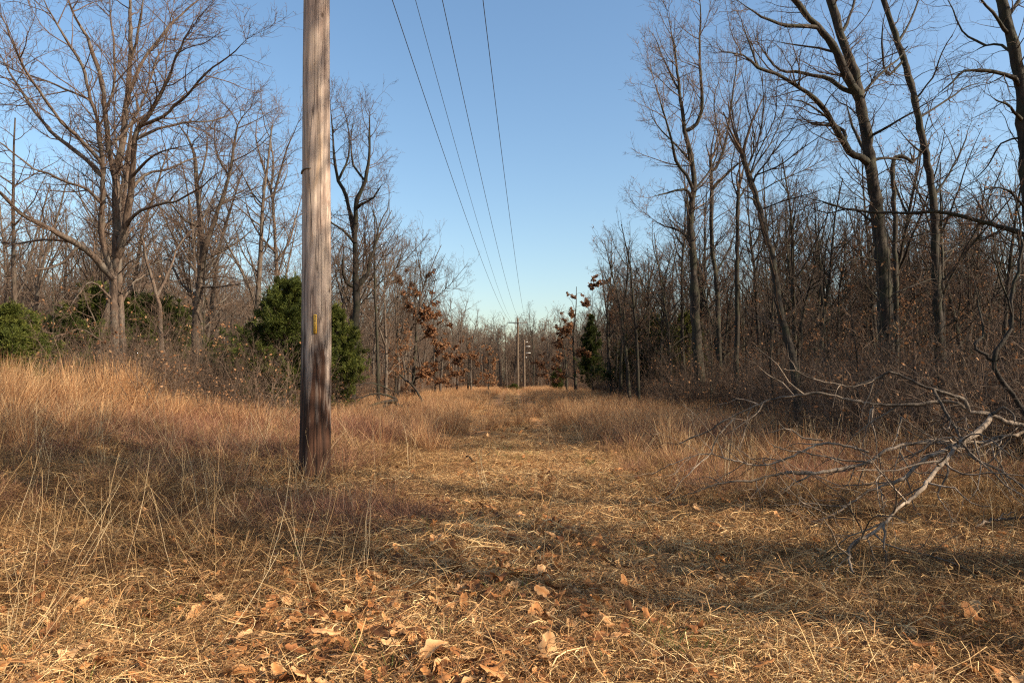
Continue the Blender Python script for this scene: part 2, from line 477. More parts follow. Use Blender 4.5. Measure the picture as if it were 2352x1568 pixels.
# ------------------------------------------------------------------ measured trees, left side
hero('bare_tree', 'big spreading many-stemmed bare tree at the left edge of the clearing', 'tree', 17.5, [
    ([(266, 930), (264, 860), (265, 794), (262, 692), (262, 640), (268, 590), (270, 530), (267, 422), (256, 381), (250, 337), (241, 253), (233, 189), (209, 111), (189, 67), (162, 20), (145, -40)], 22, 6, -1.0),
    ([(266, 590), (268, 530), (267, 410), (280, 337), (287, 270), (294, 202), (300, 135), (300, 67), (299, -5), (300, -70)], 22, 6, .8),
    ([(275, 600), (287, 530), (304, 405), (310, 321), (320, 290), (338, 270), (358, 236), (388, 179), (412, 111), (445, 50)], 20, 4, -1.6),
    ([(256, 640), (245, 590), (233, 530), (236, 405), (233, 354), (223, 270), (209, 230), (189, 152), (165, 110), (120, 40), (95, -20)], 15, 4, -1.8),
    ([(255, 650), (236, 615), (209, 584), (182, 564), (135, 537), (84, 510), (44, 490), (0, 442), (-45, 425)], 18, 6, -2.2),
    ([(172, 565), (148, 598), (118, 615), (61, 622), (30, 637)], 8, 2, -.8),
    ([(165, 560), (101, 551), (44, 559), (-20, 555)], 7, 3, .9),
    ([(320, 288), (375, 267), (398, 243), (432, 216), (472, 169), (540, 118), (566, 92)], 9, 2.5, -1.2),
    ([(308, 215), (327, 142), (358, 101), (388, 61), (432, 20), (480, -15)], 9, 3, 1.4),
    ([(300, 135), (312, 100), (322, 50), (332, -30)], 7, 4, -.5),
    ([(233, 390), (189, 324), (142, 280), (111, 240), (67, 175), (40, 125), (5, 40)], 10, 3, -2.2),
    ([(236, 410), (202, 371), (152, 331), (115, 300), (81, 256), (34, 186), (-8, 110)], 12, 3, 1.8),
    ([(234, 470), (202, 435), (162, 422), (111, 398), (78, 388), (0, 327), (-40, 300)], 8, 2.5, -1.4),
    ([(284, 540), (300, 506), (324, 483), (381, 466), (405, 462), (449, 439), (500, 398)], 9, 2.5, -1.3),
    ([(297, 430), (334, 402), (388, 388), (432, 368), (495, 355)], 8, 2.2, 1.5),
    ([(303, 412), (337, 371), (371, 348), (440, 333)], 7, 2.2, -1.8),
    ([(310, 325), (324, 315), (364, 297), (422, 283), (489, 277), (550, 254)], 8, 2, 1.2),
    ([(250, 340), (290, 300), (330, 230), (352, 160), (378, 90), (400, 10)], 7, 2.5, 1.9),
    ([(241, 253), (262, 200), (262, 120), (255, 40), (250, -20)], 7, 3, 1.0),
    ([(209, 230), (150, 205), (90, 180), (30, 160), (-30, 120)], 6, 2, 1.6),
    ([(258, 690), (225, 655), (200, 650), (185, 670), (160, 705)], 7, 2, -1.1),
    ([(262, 800), (240, 790), (215, 770), (180, 755), (150, 768)], 4, 1.5, -1.2),
], BARK_PALE, TWIG_WARM, dens=(3.8, 6.4, 7), lens=(1.6, .8, .38), rmin=.0046)
hero('bare_tree', 'pale bare trunk close behind the big spreading tree on the left', 'tree', 18.6, [
    ([(285, 905), (283, 827), (279, 726), (274, 659), (274, 600), (282, 500), (292, 400), (300, 320)], 21, 7, .3),
    ([(279, 700), (300, 660), (345, 610), (400, 590), (450, 560)], 6, 2, 1.0),
    ([(290, 420), (270, 350), (262, 270), (270, 190)], 8, 2, 1.2),
], BARK_PALE, TWIG_WARM, rmin=.003)
hero('bare_tree', 'small crooked forked tree between the two big left trees', 'tree', 19.0, [
    ([(376, 905), (371, 794), (368, 726), (361, 679), (344, 625), (332, 581), (334, 571), (325, 545), (338, 528)], 12, 5, -.5),
    ([(364, 690), (378, 642), (395, 608), (402, 578), (432, 537), (452, 518)], 8, 2.5, .8),
    ([(370, 830), (356, 800), (362, 780), (385, 770), (410, 750)], 5, 2, -.8),
    ([(344, 625), (320, 640), (305, 650), (312, 690)], 4, 1.5, -.5),
], BARK_PALE, TWIG_WARM, dens=(3.2, 4.6, 5), lens=(1.3, .6, .3), rmin=.0036)
hero('bare_tree', 'dark twin-stemmed bare tree before the cedars, left of the utility pole', 'tree', 24.0, [
    ([(455, 915), (452, 793), (452, 726), (459, 659), (466, 591), (461, 524), (452, 422), (442, 337), (415, 295), (398, 262)], 28, 4, -.8),
    ([(466, 640), (468, 580), (486, 524), (508, 462), (526, 405), (537, 337), (547, 287), (572, 250)], 16, 3, -1.4),
    ([(464, 600), (500, 580), (540, 560), (585, 522)], 8, 2.5, .9),
    ([(462, 668), (500, 659), (530, 655), (560, 651)], 7, 2, -1),
    ([(454, 730), (516, 689), (545, 655)], 7, 2, 1.2),
    ([(456, 690), (420, 655), (395, 610), (380, 570), (330, 540)], 7, 2, .9),
    ([(460, 530), (425, 505), (395, 470), (365, 455)], 7, 2, -1.2),
    ([(526, 405), (500, 360), (492, 310), (500, 268)], 6, 2, .8),
    ([(452, 422), (470, 370), (476, 320), (468, 275)], 6, 2, 1),
], BARK_GREY, TWIG_WARM, dens=(3.4, 5.6, 6.5), lens=(1.9, .9, .4), rmin=.0056)
hero('bare_tree', 'tall slim bare tree just left of the utility pole', 'tree', 29.0, [
    ([(634, 905), (636, 800), (638, 724), (635, 601), (628, 483), (622, 440), (603, 375), (588, 315), (592, 262)], 15, 3, .6),
    ([(626, 460), (642, 400), (660, 340), (684, 285)], 7, 2.5, -.8),
    ([(634, 590), (600, 545), (575, 500), (560, 440)], 6, 2, -1.0),
    ([(636, 610), (662, 560), (680, 500), (695, 440)], 6, 2, 1.0),
    ([(622, 440), (628, 380), (622, 320), (630, 270)], 6, 2, 1.0),
    ([(637, 700), (600, 690), (560, 660), (530, 650)], 5, 2, -1.2),
], BARK_PALE, TWIG_GREY, dens=(3.8, 6, 7), lens=(1.9, .85, .4), rmin=.006)
hero('bare_tree', 'tall forked bare tree just right of the utility pole', 'tree', 26.5, [
    ([(803, 905), (807, 841), (815, 740), (819, 700), (817, 640), (817, 601), (811, 516), (804, 493), (797, 453), (777, 415), (767, 358), (763, 297), (758, 235)], 25, 3, .6),
    ([(814, 560), (817, 500), (821, 459), (838, 415), (848, 358), (848, 297), (850, 255)], 15, 3, -.7),
    ([(819, 480), (830, 470), (858, 453), (876, 427)], 8, 3, -1.0),
    ([(812, 548), (787, 527), (763, 513), (740, 490)], 8, 2.5, -1.2),
    ([(818, 665), (845, 628), (851, 584), (878, 562)], 13, 4, .8),
    ([(848, 600), (868, 540), (862, 500), (850, 470)], 6, 2, .8),
    ([(815, 668), (795, 650), (786, 610), (790, 570)], 8, 2.5, -1),
    ([(838, 415), (812, 380), (806, 330), (812, 270)], 6, 2, .9),
    ([(777, 415), (800, 360), (800, 300), (790, 250)], 6, 2, .8),
], BARK_DARK, TWIG_WARM, dens=(4.0, 6, 7), lens=(1.6, .85, .4), rmin=.0056, trop=.12)
hero('bare_tree', 'thin straight dark stem beside the forked tree right of the pole', 'tree', 29.0, [
    ([(869, 905), (867, 800), (862, 690), (860, 590), (861, 530), (856, 470)], 9, 3, .2),
    ([(861, 560), (872, 515), (890, 480), (895, 440)], 4, 2, .5),
], BARK_DARK, TWIG_WARM, rmin=.004)

# ------------------------------------------------------------------ measured trees, right side
hero('bare_tree', 'tall slender bare tree with a curved side leader, first on the right side', 'tree', 22.0, [
    ([(1608, 920), (1604, 850), (1601, 775), (1594, 663), (1592, 600), (1586, 503), (1594, 419), (1586, 356), (1573, 301), (1567, 251), (1558, 188), (1552, 126), (1540, 63), (1530, 20)], 28, 3, .6),
    ([(1575, 305), (1590, 294), (1607, 272), (1613, 230), (1609, 168), (1607, 105), (1609, 42), (1606, -10)], 10, 3, -.9),
    ([(1592, 430), (1577, 402), (1552, 368), (1540, 314), (1522, 251), (1502, 180)], 9, 2, -1.3),
    ([(1588, 460), (1573, 435), (1530, 444), (1500, 452)], 10, 2, -.8),
    ([(1600, 560), (1582, 500), (1577, 440)], 14, 6, .5),
    ([(1590, 560), (1560, 530), (1525, 520), (1495, 500)], 6, 2, 1),
    ([(1586, 380), (1550, 330), (1510, 290), (1490, 250)], 6, 2, 1.1),
    ([(1562, 220), (1530, 150), (1510, 100), (1500, 80)], 5, 2, 1),
    ([(1592, 440), (1625, 400), (1650, 340), (1640, 290)], 6, 2, .9),
], BARK_DARK, TWIG_GREY, dens=(4.4, 6.4, 7), lens=(1.6, .8, .38), rmin=.005, trop=.12)
hero('bare_tree', 'slim forked stem with a broken top between the first trunks on the right', 'tree', 24.0, [
    ([(1656, 915), (1651, 780), (1646, 657), (1638, 586), (1634, 503), (1634, 419), (1632, 369)], 13, 8, .2),
    ([(1638, 445), (1648, 419), (1690, 381), (1710, 366)], 8, 4, -.5),
    ([(1634, 405), (1644, 385), (1661, 348), (1674, 285), (1682, 226), (1690, 168), (1694, 115)], 8, 2, .7),
    ([(1661, 348), (1645, 290), (1640, 230), (1655, 170)], 5, 2, .8),
    ([(1646, 640), (1680, 560), (1695, 500)], 5, 2, .8),
], BARK_DARK, TWIG_GREY, dens=(4.4, 6, 6.5), lens=(1.7, .85, .38), rmin=.005, trop=.14)
hero('bare_tree', 'straight dark trunk snapped off at half height beside the leaning trunk', 'tree', 20.0, [
    ([(1690, 915), (1692, 770), (1693, 650), (1694, 550), (1696, 437)], 12, 9, 0),
    ([(1696, 450), (1712, 432), (1730, 415)], 6, 2.5, .5),
    ([(1695, 455), (1680, 400), (1690, 330), (1700, 260)], 4, 1.5, .5),
], BARK_DARK, TWIG_GREY, dens=(2.0, 3, 3.5), rmin=.0034, trop=.12)
hero('bare_tree', 'mossy leaning trunk with a snapped top and a plume of thin sprouts', 'tree', 14.0, [
    ([(1832, 925), (1828, 888), (1822, 831), (1807, 775), (1792, 712), (1781, 644), (1775, 590), (1757, 536), (1745, 482), (1728, 427), (1715, 389), (1704, 356)], 18, 12, .9),
    ([(1718, 395), (1724, 369), (1733, 348), (1749, 293), (1753, 209), (1745, 150)], 5, 1.5, .5),
    ([(1726, 420), (1737, 402), (1782, 385), (1833, 348), (1875, 318), (1930, 285)], 4.5, 1.5, -.6),
    ([(1724, 372), (1733, 344), (1724, 272), (1707, 188), (1700, 140)], 4, 1.5, -.5),
    ([(1722, 410), (1735, 380), (1770, 330), (1800, 260), (1815, 185)], 4.5, 1.5, .8),
    ([(1724, 415), (1760, 370), (1810, 310), (1850, 240)], 4, 1.2, -1.0),
    ([(1722, 400), (1745, 340), (1780, 270), (1785, 190)], 4, 1.2, -.9),
    ([(1735, 440), (1780, 420), (1850, 390), (1920, 350)], 3.5, 1.2, .9),
    ([(1742, 470), (1725, 455), (1705, 440)], 5, 2, -.3),
    ([(1716, 395), (1700, 330), (1680, 250), (1672, 190)], 3.5, 1.2, .6),
    ([(1750, 490), (1800, 462), (1860, 445), (1910, 430)], 4, 1.5, -.8),
], BARK_DARK, TWIG_GREY, dens=(5.0, 4.2, 4.0), lens=(1.5, .85, .38), rmin=.0036, ang=(24, 30, 35), trop=.14, wander=.07)
hero('bare_tree', 'thick dark forked tree reaching long crooked limbs left over the brush', 'tree', 16.5, [
    ([(2036, 965), (2036, 813), (2034, 700), (2026, 588), (2017, 503), (2004, 419), (1996, 356), (1988, 293), (1975, 230), (1963, 168), (1942, 117), (1921, 42), (1908, 0), (1888, -60)], 42, 16, .6),
    ([(1980, 255), (1968, 215), (1946, 176), (1921, 121), (1891, 75), (1858, 42), (1824, 0), (1795, -40)], 22, 12, -1.0),
    ([(1996, 372), (1975, 362), (1950, 348), (1929, 310), (1912, 281), (1883, 239), (1837, 201), (1782, 170), (1741, 155), (1707, 126), (1661, 121)], 18, 4, -2.2),
    ([(1940, 330), (1938, 300), (1912, 288), (1866, 285), (1829, 260)], 10, 2.5, .6),
    ([(1960, 215), (1937, 205), (1908, 184), (1845, 168), (1791, 161), (1766, 134), (1736, 92)], 13, 3, .9),
    ([(1890, 75), (1875, 63), (1808, 59), (1749, 38), (1694, 2)], 11, 3, -1.0),
    ([(1744, 157), (1728, 120), (1713, 80), (1700, 40)], 6, 2, .5),
    ([(1975, 235), (1988, 209), (2017, 176), (2059, 138), (2090, 112)], 8, 3, 1.2),
    ([(1990, 320), (2004, 310), (2042, 289), (2101, 255), (2165, 215)], 8, 2.5, -1.3),
    ([(2000, 372), (2019, 364), (2052, 364), (2080, 372)], 8, 4, .6),
    ([(1932, 80), (1946, 54), (1963, 0), (1975, -40)], 9, 5, .6),
    ([(1912, 281), (1880, 255), (1840, 232), (1797, 230)], 6, 2, -.8),
    ([(1925, 130), (1880, 110), (1830, 105), (1780, 95)], 7, 2, .9),
    ([(1990, 380), (1978, 330), (1958, 290), (1945, 240)], 10, 4, .8),
    ([(2020, 520), (1960, 480), (1900, 490), (1850, 470)], 6, 2, .8),
    ([(2028, 600), (1980, 590), (1930, 610), (1890, 640)], 4.5, 1.5, -.9),
    ([(2032, 690), (2090, 660), (2140, 640), (2190, 650)], 4.5, 1.5, 1.0),
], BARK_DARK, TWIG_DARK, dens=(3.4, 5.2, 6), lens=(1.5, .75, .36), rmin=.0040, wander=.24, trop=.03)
hero('bare_tree', 'tall bare trunk tilting left, right of the thick forked tree', 'tree', 19.0, [
    ([(2166, 930), (2160, 800), (2151, 657), (2147, 503), (2134, 398), (2117, 314), (2101, 230), (2076, 138), (2050, 63), (2029, 0), (2008, -60)], 22, 12, .4),
    ([(2074, 140), (2050, 168), (2034, 168), (2025, 100), (2032, 30)], 7, 3, -.8),
    ([(2110, 275), (2160, 240), (2220, 200), (2260, 190)], 7, 2, .9),
    ([(2060, 95), (2090, 50), (2110, 0), (2120, -30)], 6, 2.5, .8),
    ([(2125, 360), (2090, 330), (2060, 290)], 5, 2, -.6),
    ([(2140, 450), (2180, 400), (2210, 340), (2230, 280)], 6, 2, .6),
    ([(2101, 230), (2140, 180), (2165, 120), (2200, 60)], 5, 2, -.9),
], BARK_DARK, TWIG_DARK, dens=(2.8, 4.4, 5), lens=(1.5, .7, .34), rmin=.0036, wander=.2)
hero('bare_tree', 'dark tree at the far right edge with long limbs reaching left', 'tree', 13.0, [
    ([(2385, 1000), (2382, 800), (2374, 600), (2358, 420), (2350, 280), (2344, 188), (2327, 105), (2306, 25), (2286, -40)], 36, 22, .3),
    ([(2346, 200), (2330, 180), (2281, 165), (2214, 163), (2185, 190), (2150, 220)], 12, 3, -.8),
    ([(2330, 118), (2300, 103), (2264, 105), (2240, 118)], 8, 3, .8),
    ([(2350, 285), (2330, 255), (2310, 239), (2277, 222)], 9, 3, -.8),
    ([(2372, 560), (2352, 540), (2293, 519), (2210, 498), (2147, 486), (2084, 490), (1958, 482), (1854, 452)], 13, 3, 1.4),
    ([(2320, 80), (2280, 30), (2255, 0), (2240, -40)], 9, 4, -.6),
    ([(2312, 50), (2340, 0), (2360, -50)], 9, 5, .7),
    ([(2352, 320), (2300, 330), (2270, 380), (2230, 420)], 6, 2, .7),
    ([(2366, 480), (2320, 440), (2280, 430), (2240, 450)], 6, 2, -.8),
    ([(2264, 105), (2210, 70), (2190, 20), (2160, -20)], 6, 2, .7),
], BARK_DARK, TWIG_DARK, dens=(3.2, 4.6, 5), lens=(1.3, .65, .32), rmin=.003, wander=.22, trop=.02)
hero('dead_snag', 'dead snag with its top bent over to the right', 'snag', 19.0, [
    ([(2060, 930), (2058, 700), (2056, 560), (2054, 480), (2050, 390), (2056, 364), (2076, 360), (2096, 374)], 14, 9, 0),
    ([(2054, 500), (2040, 470), (2035, 430)], 4, 2, .4),
], BARK_DARK, TWIG_DARK, dens=(1.2, 2.5, 3), lens=(.8, .5, .3), rmin=.003)
hero('sapling', 'crooked forked sapling curving at the right edge behind the fallen branches', 'sapling', 7.6, [
    ([(2368, 1130), (2366, 1000), (2350, 940), (2312, 885), (2280, 828), (2302, 788), (2329, 738), (2321, 712), (2340, 625), (2346, 540), (2330, 450)], 15, 5, .3),
    ([(2282, 832), (2262, 818), (2242, 802), (2238, 790), (2256, 772), (2250, 720), (2236, 640)], 8, 2.5, .4),
    ([(2325, 730), (2300, 650), (2280, 590), (2285, 520)], 5, 2, -.3),
], BARK_DARK, TWIG_DARK, dens=(2.2, 3, 3.5), lens=(.9, .45, .2), rmin=.0018, wander=.2)

# ------------------------------------------------------------------ the woods: every tree its own object
def variants(fn, n):
    return [fn(i) for i in range(n)]
LEFT_T = variants(lambda i: forest_tree(rng.uniform(9.5, 11.5), rng.uniform(.11, .16), TWIG_GREY, BARK_GREY, limbs=26, t_lo=.18, fork=(0, 2, 1, 2)[i % 4], llen=3.0, trop=(.1, .16, .07, .12)[i % 4]), 4)
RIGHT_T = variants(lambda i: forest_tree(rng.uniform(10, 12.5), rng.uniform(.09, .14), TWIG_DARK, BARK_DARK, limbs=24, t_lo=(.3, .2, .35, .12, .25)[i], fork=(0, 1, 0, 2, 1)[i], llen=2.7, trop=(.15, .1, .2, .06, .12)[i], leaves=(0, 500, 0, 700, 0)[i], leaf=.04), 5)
OAK_T = variants(lambda i: forest_tree(rng.uniform(7, 8.5), .13, TWIG_GREY, BARK_DARK, limbs=24, t_lo=.12, llen=2.8, ang=62, trop=.03, leaves=(5200, 2600)[i], leaf=.07, dens=(2.4, 3.6, 4)), 2)
SAPL_T = variants(lambda i: forest_tree(rng.uniform(3.8, 5.2), .028, (TWIG_GREY, TWIG_DARK, TWIG_GREY)[i], BARK_DARK, limbs=17, t_lo=.15, llen=1.2, ang=42, trop=.12, dens=(3.0, 4, 3), rmin=.0034, leaves=(0, 160, 60)[i], leaf=.035), 3)
CED_T = [cedar(5.2, 1.35), cedar(4.6, 1.7), cedar(6.5, .95, slim=1.6)]

def plant(var, x, y, name, label, cat, group=None, s=1.0, rz=None, sz=None):
    z = float(gh(x, y)) - .03
    o = thing(name, label, cat, (x, y, z), group)
    o.rotation_euler = (rng.normal() * .025, rng.normal() * .025, rng.random() * 6.283 if rz is None else rz)
    o.scale = (s, s, sz or s)
    for nm, me in zip(('trunk', 'crown', 'leaves'), var):
        if me is not None:
            link(nm, me, o)
    return o

taken = [(-10.2, 17.5), (-9.8, 19.), (-11, 24), (-10, 29), (-6.2, 26.5), (-5.7, 29), (6, 22), (7.3, 24), (6.6, 20), (5.8, 14), (9, 16.5), (12, 19)]
def free(x, y, d):
    return all((x - a) ** 2 + (y - b) ** 2 > d * d for a, b in taken)

def wood(n, xr, yr, dmin, fn, ok=lambda x, y: True, tries=6000):
    c = 0
    for _ in range(tries):
        x, y = rng.uniform(*xr), rng.uniform(*yr)
        if not ok(x, y) or not free(x, y, dmin):
            continue
        taken.append((x, y)); fn(x, y); c += 1
        if c >= n: break

inview = lambda x, y: abs(x) < .8 * y + 3.5
# evergreens that can be told apart
for (px, Y, v, s, sz, lab) in [
    (200, 24, 1, 1.3, 1.04, 'broad yellow-green cedar left of the big spreading tree'),
    (345, 25, 1, 1.25, .98, 'dark green cedar between the big spreading tree and the twin-stemmed tree'),
    (652, 17.5, 0, .84, .78, 'dense green cedar half hidden by the left side of the utility pole'),
    (775, 21, 0, .72, .74, 'green cedar showing right of the utility pole, under the forked tree'),
    (535, 20, 1, .62, .48, 'small low cedar sprout in the brush left of the utility pole'),
    (15, 15, 1, .62, .55, 'pale green cedar top at the left edge above the orange grass'),
    (1362, 50, 2, 1.05, 1.02, 'tall narrow dark cedar on the right side of the clearing'),
    (1281, 66, 0, .62, .52, 'small cone-shaped cedar far off at the right edge of the clearing'),
    (1425, 46, 0, .75, .75, 'dark bushy cedar beside the tall narrow one'),
    (1500, 38, 1, 1.15, 1.1, 'broad dim cedar inside the wood behind the tall slender tree'),
    (1575, 34, 0, .85, .95, 'dim cedar deep in the wood behind the first trunks on the right'),
    (1180, 92, 1, .5, .22, 'low green bush at the foot of the far utility pole')]:
    x = (px - 1176) / 1568 * Y
    taken.append((x, Y))
    plant(CED_T[v], x, Y, 'cedar_tree', lab, 'cedar tree', s=s, sz=sz)
# oaks keeping russet leaves
for (px, Y, v, s, lab) in [
    (950, 42, 0, 1.16, 'bare-topped oak with russet leaves left of the clearing'),
    (1000, 52, 0, .85, 'russet-leaved oak right of the bare-topped oak'),
    (905, 36, 1, .62, 'small russet oak under the thin straight stem'),
    (1075, 66, 0, .80, 'reddish small oak at the left rim of the far wood'),
    (1122, 76, 0, .75, 'smallest reddish oak, next to the far utility pole'),
    (1322, 58, 0, 1.22, 'red-brown oak left of the tall narrow cedar'),
    (1396, 47, 0, 1.22, 'russet oak right of the tall narrow cedar'),
    (1300, 74, 0, .85, 'red-brown oak farthest off on the right side of the clearing')]:
    x = (px - 1176) / 1568 * Y
    taken.append((x, Y))
    plant(OAK_T[v], x, Y, 'oak_tree', lab, 'oak tree', s=s)

G1, L1 = 'bare trees of the left wood', 'slender bare grey tree crowding the wood left of the clearing'
wood(84, (-34, -7.0), (21, 60), 1.7, lambda x, y: plant(LEFT_T[rng.integers(4)], x, y, 'bare_tree', L1, 'tree', G1, s=rng.uniform(.78, 1.05)), inview)
wood(46, (-24, -6.6), (50, 104), 1.7, lambda x, y: plant(LEFT_T[rng.integers(4)], x, y, 'bare_tree', L1, 'tree', G1, s=rng.uniform(.85, 1.05)), inview)
G2, L2 = 'bare trees of the right wood', 'slender dark bare tree crowding the wood right of the clearing'
wood(100, (7.6, 34), (17.5, 56), 1.5, lambda x, y: plant(RIGHT_T[rng.integers(5)], x, y, 'bare_tree', L2, 'tree', G2, s=rng.uniform(.72, 1.0)), inview)
wood(34, (6.6, 30), (50, 104), 2.0, lambda x, y: plant(RIGHT_T[rng.integers(5)], x, y, 'bare_tree', L2, 'tree', G2, s=rng.uniform(.75, .95)), inview)
wood(40, (6.4, 13), (22, 64), 1.2, lambda x, y: plant(RIGHT_T[rng.integers(5)], x, y, 'bare_tree', L2, 'tree', G2, s=rng.uniform(.6, .8)), inview)
for px, Y, top, side in ((1466, 25, 500, 1), (1446, 29, 535, 1), (1425, 33, 560, 1), (1405, 38, 590, 1), (1302, 66, 705, 1),
                         (885, 32, 545, 0), (915, 37, 600, 0), (935, 40, 640, 0), (1012, 55, 695, 0), (1050, 63, 708, 0), (1083, 72, 692, 0), (1150, 100, 735, 0), (1225, 101, 725, 1)):
    x = (px - 1176) / 1568 * Y
    taken.append((x, Y))
    sc_ = ((874 - top) / 1568 * Y + 1.25) / 10.6
    plant((LEFT_T[rng.integers(4)], RIGHT_T[rng.integers(3)])[side], x, Y, 'bare_tree', (L1, L2)[side], 'tree', (G1, G2)[side], s=sc_)
G3, L3 = 'saplings along the left wood', 'thin leafless sapling among the brush at the left wood edge'
wood(40, (-20, -6.2), (15, 50), .9, lambda x, y: plant(SAPL_T[rng.integers(3)], x, y, 'sapling', L3, 'sapling', G3, s=rng.uniform(.6, 1.1)), inview)
G4, L4 = 'saplings along the right wood', 'thin leafless sapling among the brush at the right wood edge'
wood(115, (5.6, 20), (9.5, 46), .6, lambda x, y: plant(SAPL_T[rng.integers(3)], x, y, 'sapling', L4, 'sapling', G4, s=rng.uniform(.6, 1.2)), inview)
# trees of the same wood edge standing just outside the picture: they throw the shade across the track
for x, y, v, s in ((6.3, 2.95, 1, 1.25), (7.4, 4.0, 3, 1.3), (8.7, 2.2, 2, 1.5), (8.3, .7, 2, 1.35), (11.2, .6, 1, 1.4), (12.8, 8.4, 3, 1.1), (16, 9.5, 4, 1.1), (11.6, 9.8, 1, 1.15), (13.6, 11.2, 3, 1.2), (15.5, 12.6, 1, 1.15), (18, 11.5, 3, 1.2), (20, 10, 4, 1.2), (22, 12.5, 1, 1.2), (17.5, 8.2, 3, 1.15), (24, 9.5, 3, 1.2), (14.8, 9.2, 4, 1.1)):
    plant(RIGHT_T[v], x, y, 'bare_tree', L2, 'tree', G2, s=s)

# ------------------------------------------------------------------ scattering for stuff (geometry nodes)
def scatter(name, label, cat, protos, P, rotz, scl, tilt=None, idx=None):
    n = len(P)
    src = bpy.data.collections.new(name + '_source')
    for i, me in enumerate(protos):
        src.objects.link(bpy.data.objects.new('%s_%02d' % (name, i), me))
    me = bpy.data.meshes.new(name)
    me.vertices.add(n)
    me.vertices.foreach_set('co', np.ascontiguousarray(P, dtype=np.float32).ravel())
    R = np.zeros((n, 3), np.float32); R[:, 2] = rotz
    if tilt is not None:
        R[:, :2] = tilt
    a = me.attributes.new('rot', 'FLOAT_VECTOR', 'POINT'); a.data.foreach_set('vector', R.ravel())
    S = np.asarray(scl, np.float32)
    if S.ndim == 1: S = np.repeat(S[:, None], 3, 1)
    a = me.attributes.new('scl', 'FLOAT_VECTOR', 'POINT'); a.data.foreach_set('vector', np.ascontiguousarray(S, np.float32).ravel())
    a = me.attributes.new('idx', 'INT', 'POINT'); a.data.foreach_set('value', (rng.integers(0, len(protos), n) if idx is None else idx).astype(np.int32))
    o = link(name, me)
    tag(o, label, cat, kind='stuff')
    ng = bpy.data.node_groups.new(name, 'GeometryNodeTree')
    ng.interface.new_socket('Geometry', in_out='INPUT', socket_type='NodeSocketGeometry')
    ng.interface.new_socket('Geometry', in_out='OUTPUT', socket_type='NodeSocketGeometry')
    gi, go = ng.nodes.new('NodeGroupInput'), ng.nodes.new('NodeGroupOutput')
    ci = ng.nodes.new('GeometryNodeCollectionInfo'); ci.inputs[0].default_value = src
    ci.inputs['Separate Children'].default_value = True; ci.inputs['Reset Children'].default_value = True
    ip = ng.nodes.new('GeometryNodeInstanceOnPoints'); ip.inputs['Pick Instance'].default_value = True
    def attr(nm, t):
        a = ng.nodes.new('GeometryNodeInputNamedAttribute'); a.data_type = t; a.inputs[0].default_value = nm
        return a.outputs[0]
    e2r = ng.nodes.new('FunctionNodeEulerToRotation')
    ng.links.new(attr('rot', 'FLOAT_VECTOR'), e2r.inputs[0]); ng.links.new(e2r.outputs[0], ip.inputs['Rotation'])
    ng.links.new(attr('scl', 'FLOAT_VECTOR'), ip.inputs['Scale'])
    ng.links.new(attr('idx', 'INT'), ip.inputs['Instance Index'])
    ng.links.new(gi.outputs[0], ip.inputs['Points']); ng.links.new(ci.outputs[0], ip.inputs['Instance'])
    ng.links.new(ip.outputs[0], go.inputs[0])
    md = o.modifiers.new('scatter', 'NODES'); md.node_group = ng
    return o

def blades(n, base, h, lean, width, mat, k=4, droop=.25, dirbias=None, wander=.05):
    """a tuft of ribbons; base = radius at the foot, h = (lo,hi), lean = (lo,hi) degrees"""
    r = base * np.sqrt(rng.random(n)); a = rng.random(n) * 6.283
    S = np.stack([r * np.cos(a), r * np.sin(a), np.full(n, -.02)], 1)
    az = a + rng.normal(size=n) * 1.0
    le = np.radians(rng.uniform(*lean, n))
    D = np.stack([np.sin(le) * np.cos(az), np.sin(le) * np.sin(az), np.cos(le)], 1)
    if dirbias is not None: D = nrm(D + np.array(dirbias))
    L = rng.uniform(*h, n)
    P = [S]; d = nrm(D); out = np.stack([np.cos(az), np.sin(az), -.6 * np.ones(n)], 1)
    for i in range(k - 1):
        P.append(P[-1] + d * (L / (k - 1))[:, None])
        d = nrm(d + out * (droop * rng.random(n))[:, None] + wander * rng.normal(size=(n, 3)))
    P = np.stack(P, 1)
    W = nrm(np.cross(P[:, -1] - P[:, 0], rng.normal(size=(n, 3))))
    w = width * rng.uniform(.6, 1.3, n)[:, None] * np.linspace(1, .25, k)[None]
    A, B = P - W[:, None] * w[:, :, None] * .5, P + W[:, None] * w[:, :, None] * .5
    V = np.stack([A, B], 2).reshape(-1, 3)
    b = np.arange(n)[:, None] * k * 2 + np.arange(k - 1)[None] * 2
    F = np.stack([b, b + 1, b + 3, b + 2], -1).reshape(-1, 4)
    return V, F, np.repeat(rng.random(n), 2 * k)

def tuft(*a, **kw):
    mat = a[5]
    V, F, t = blades(*a, **kw)
    return mesh_np('tuft', V, F, mat, tint=t)

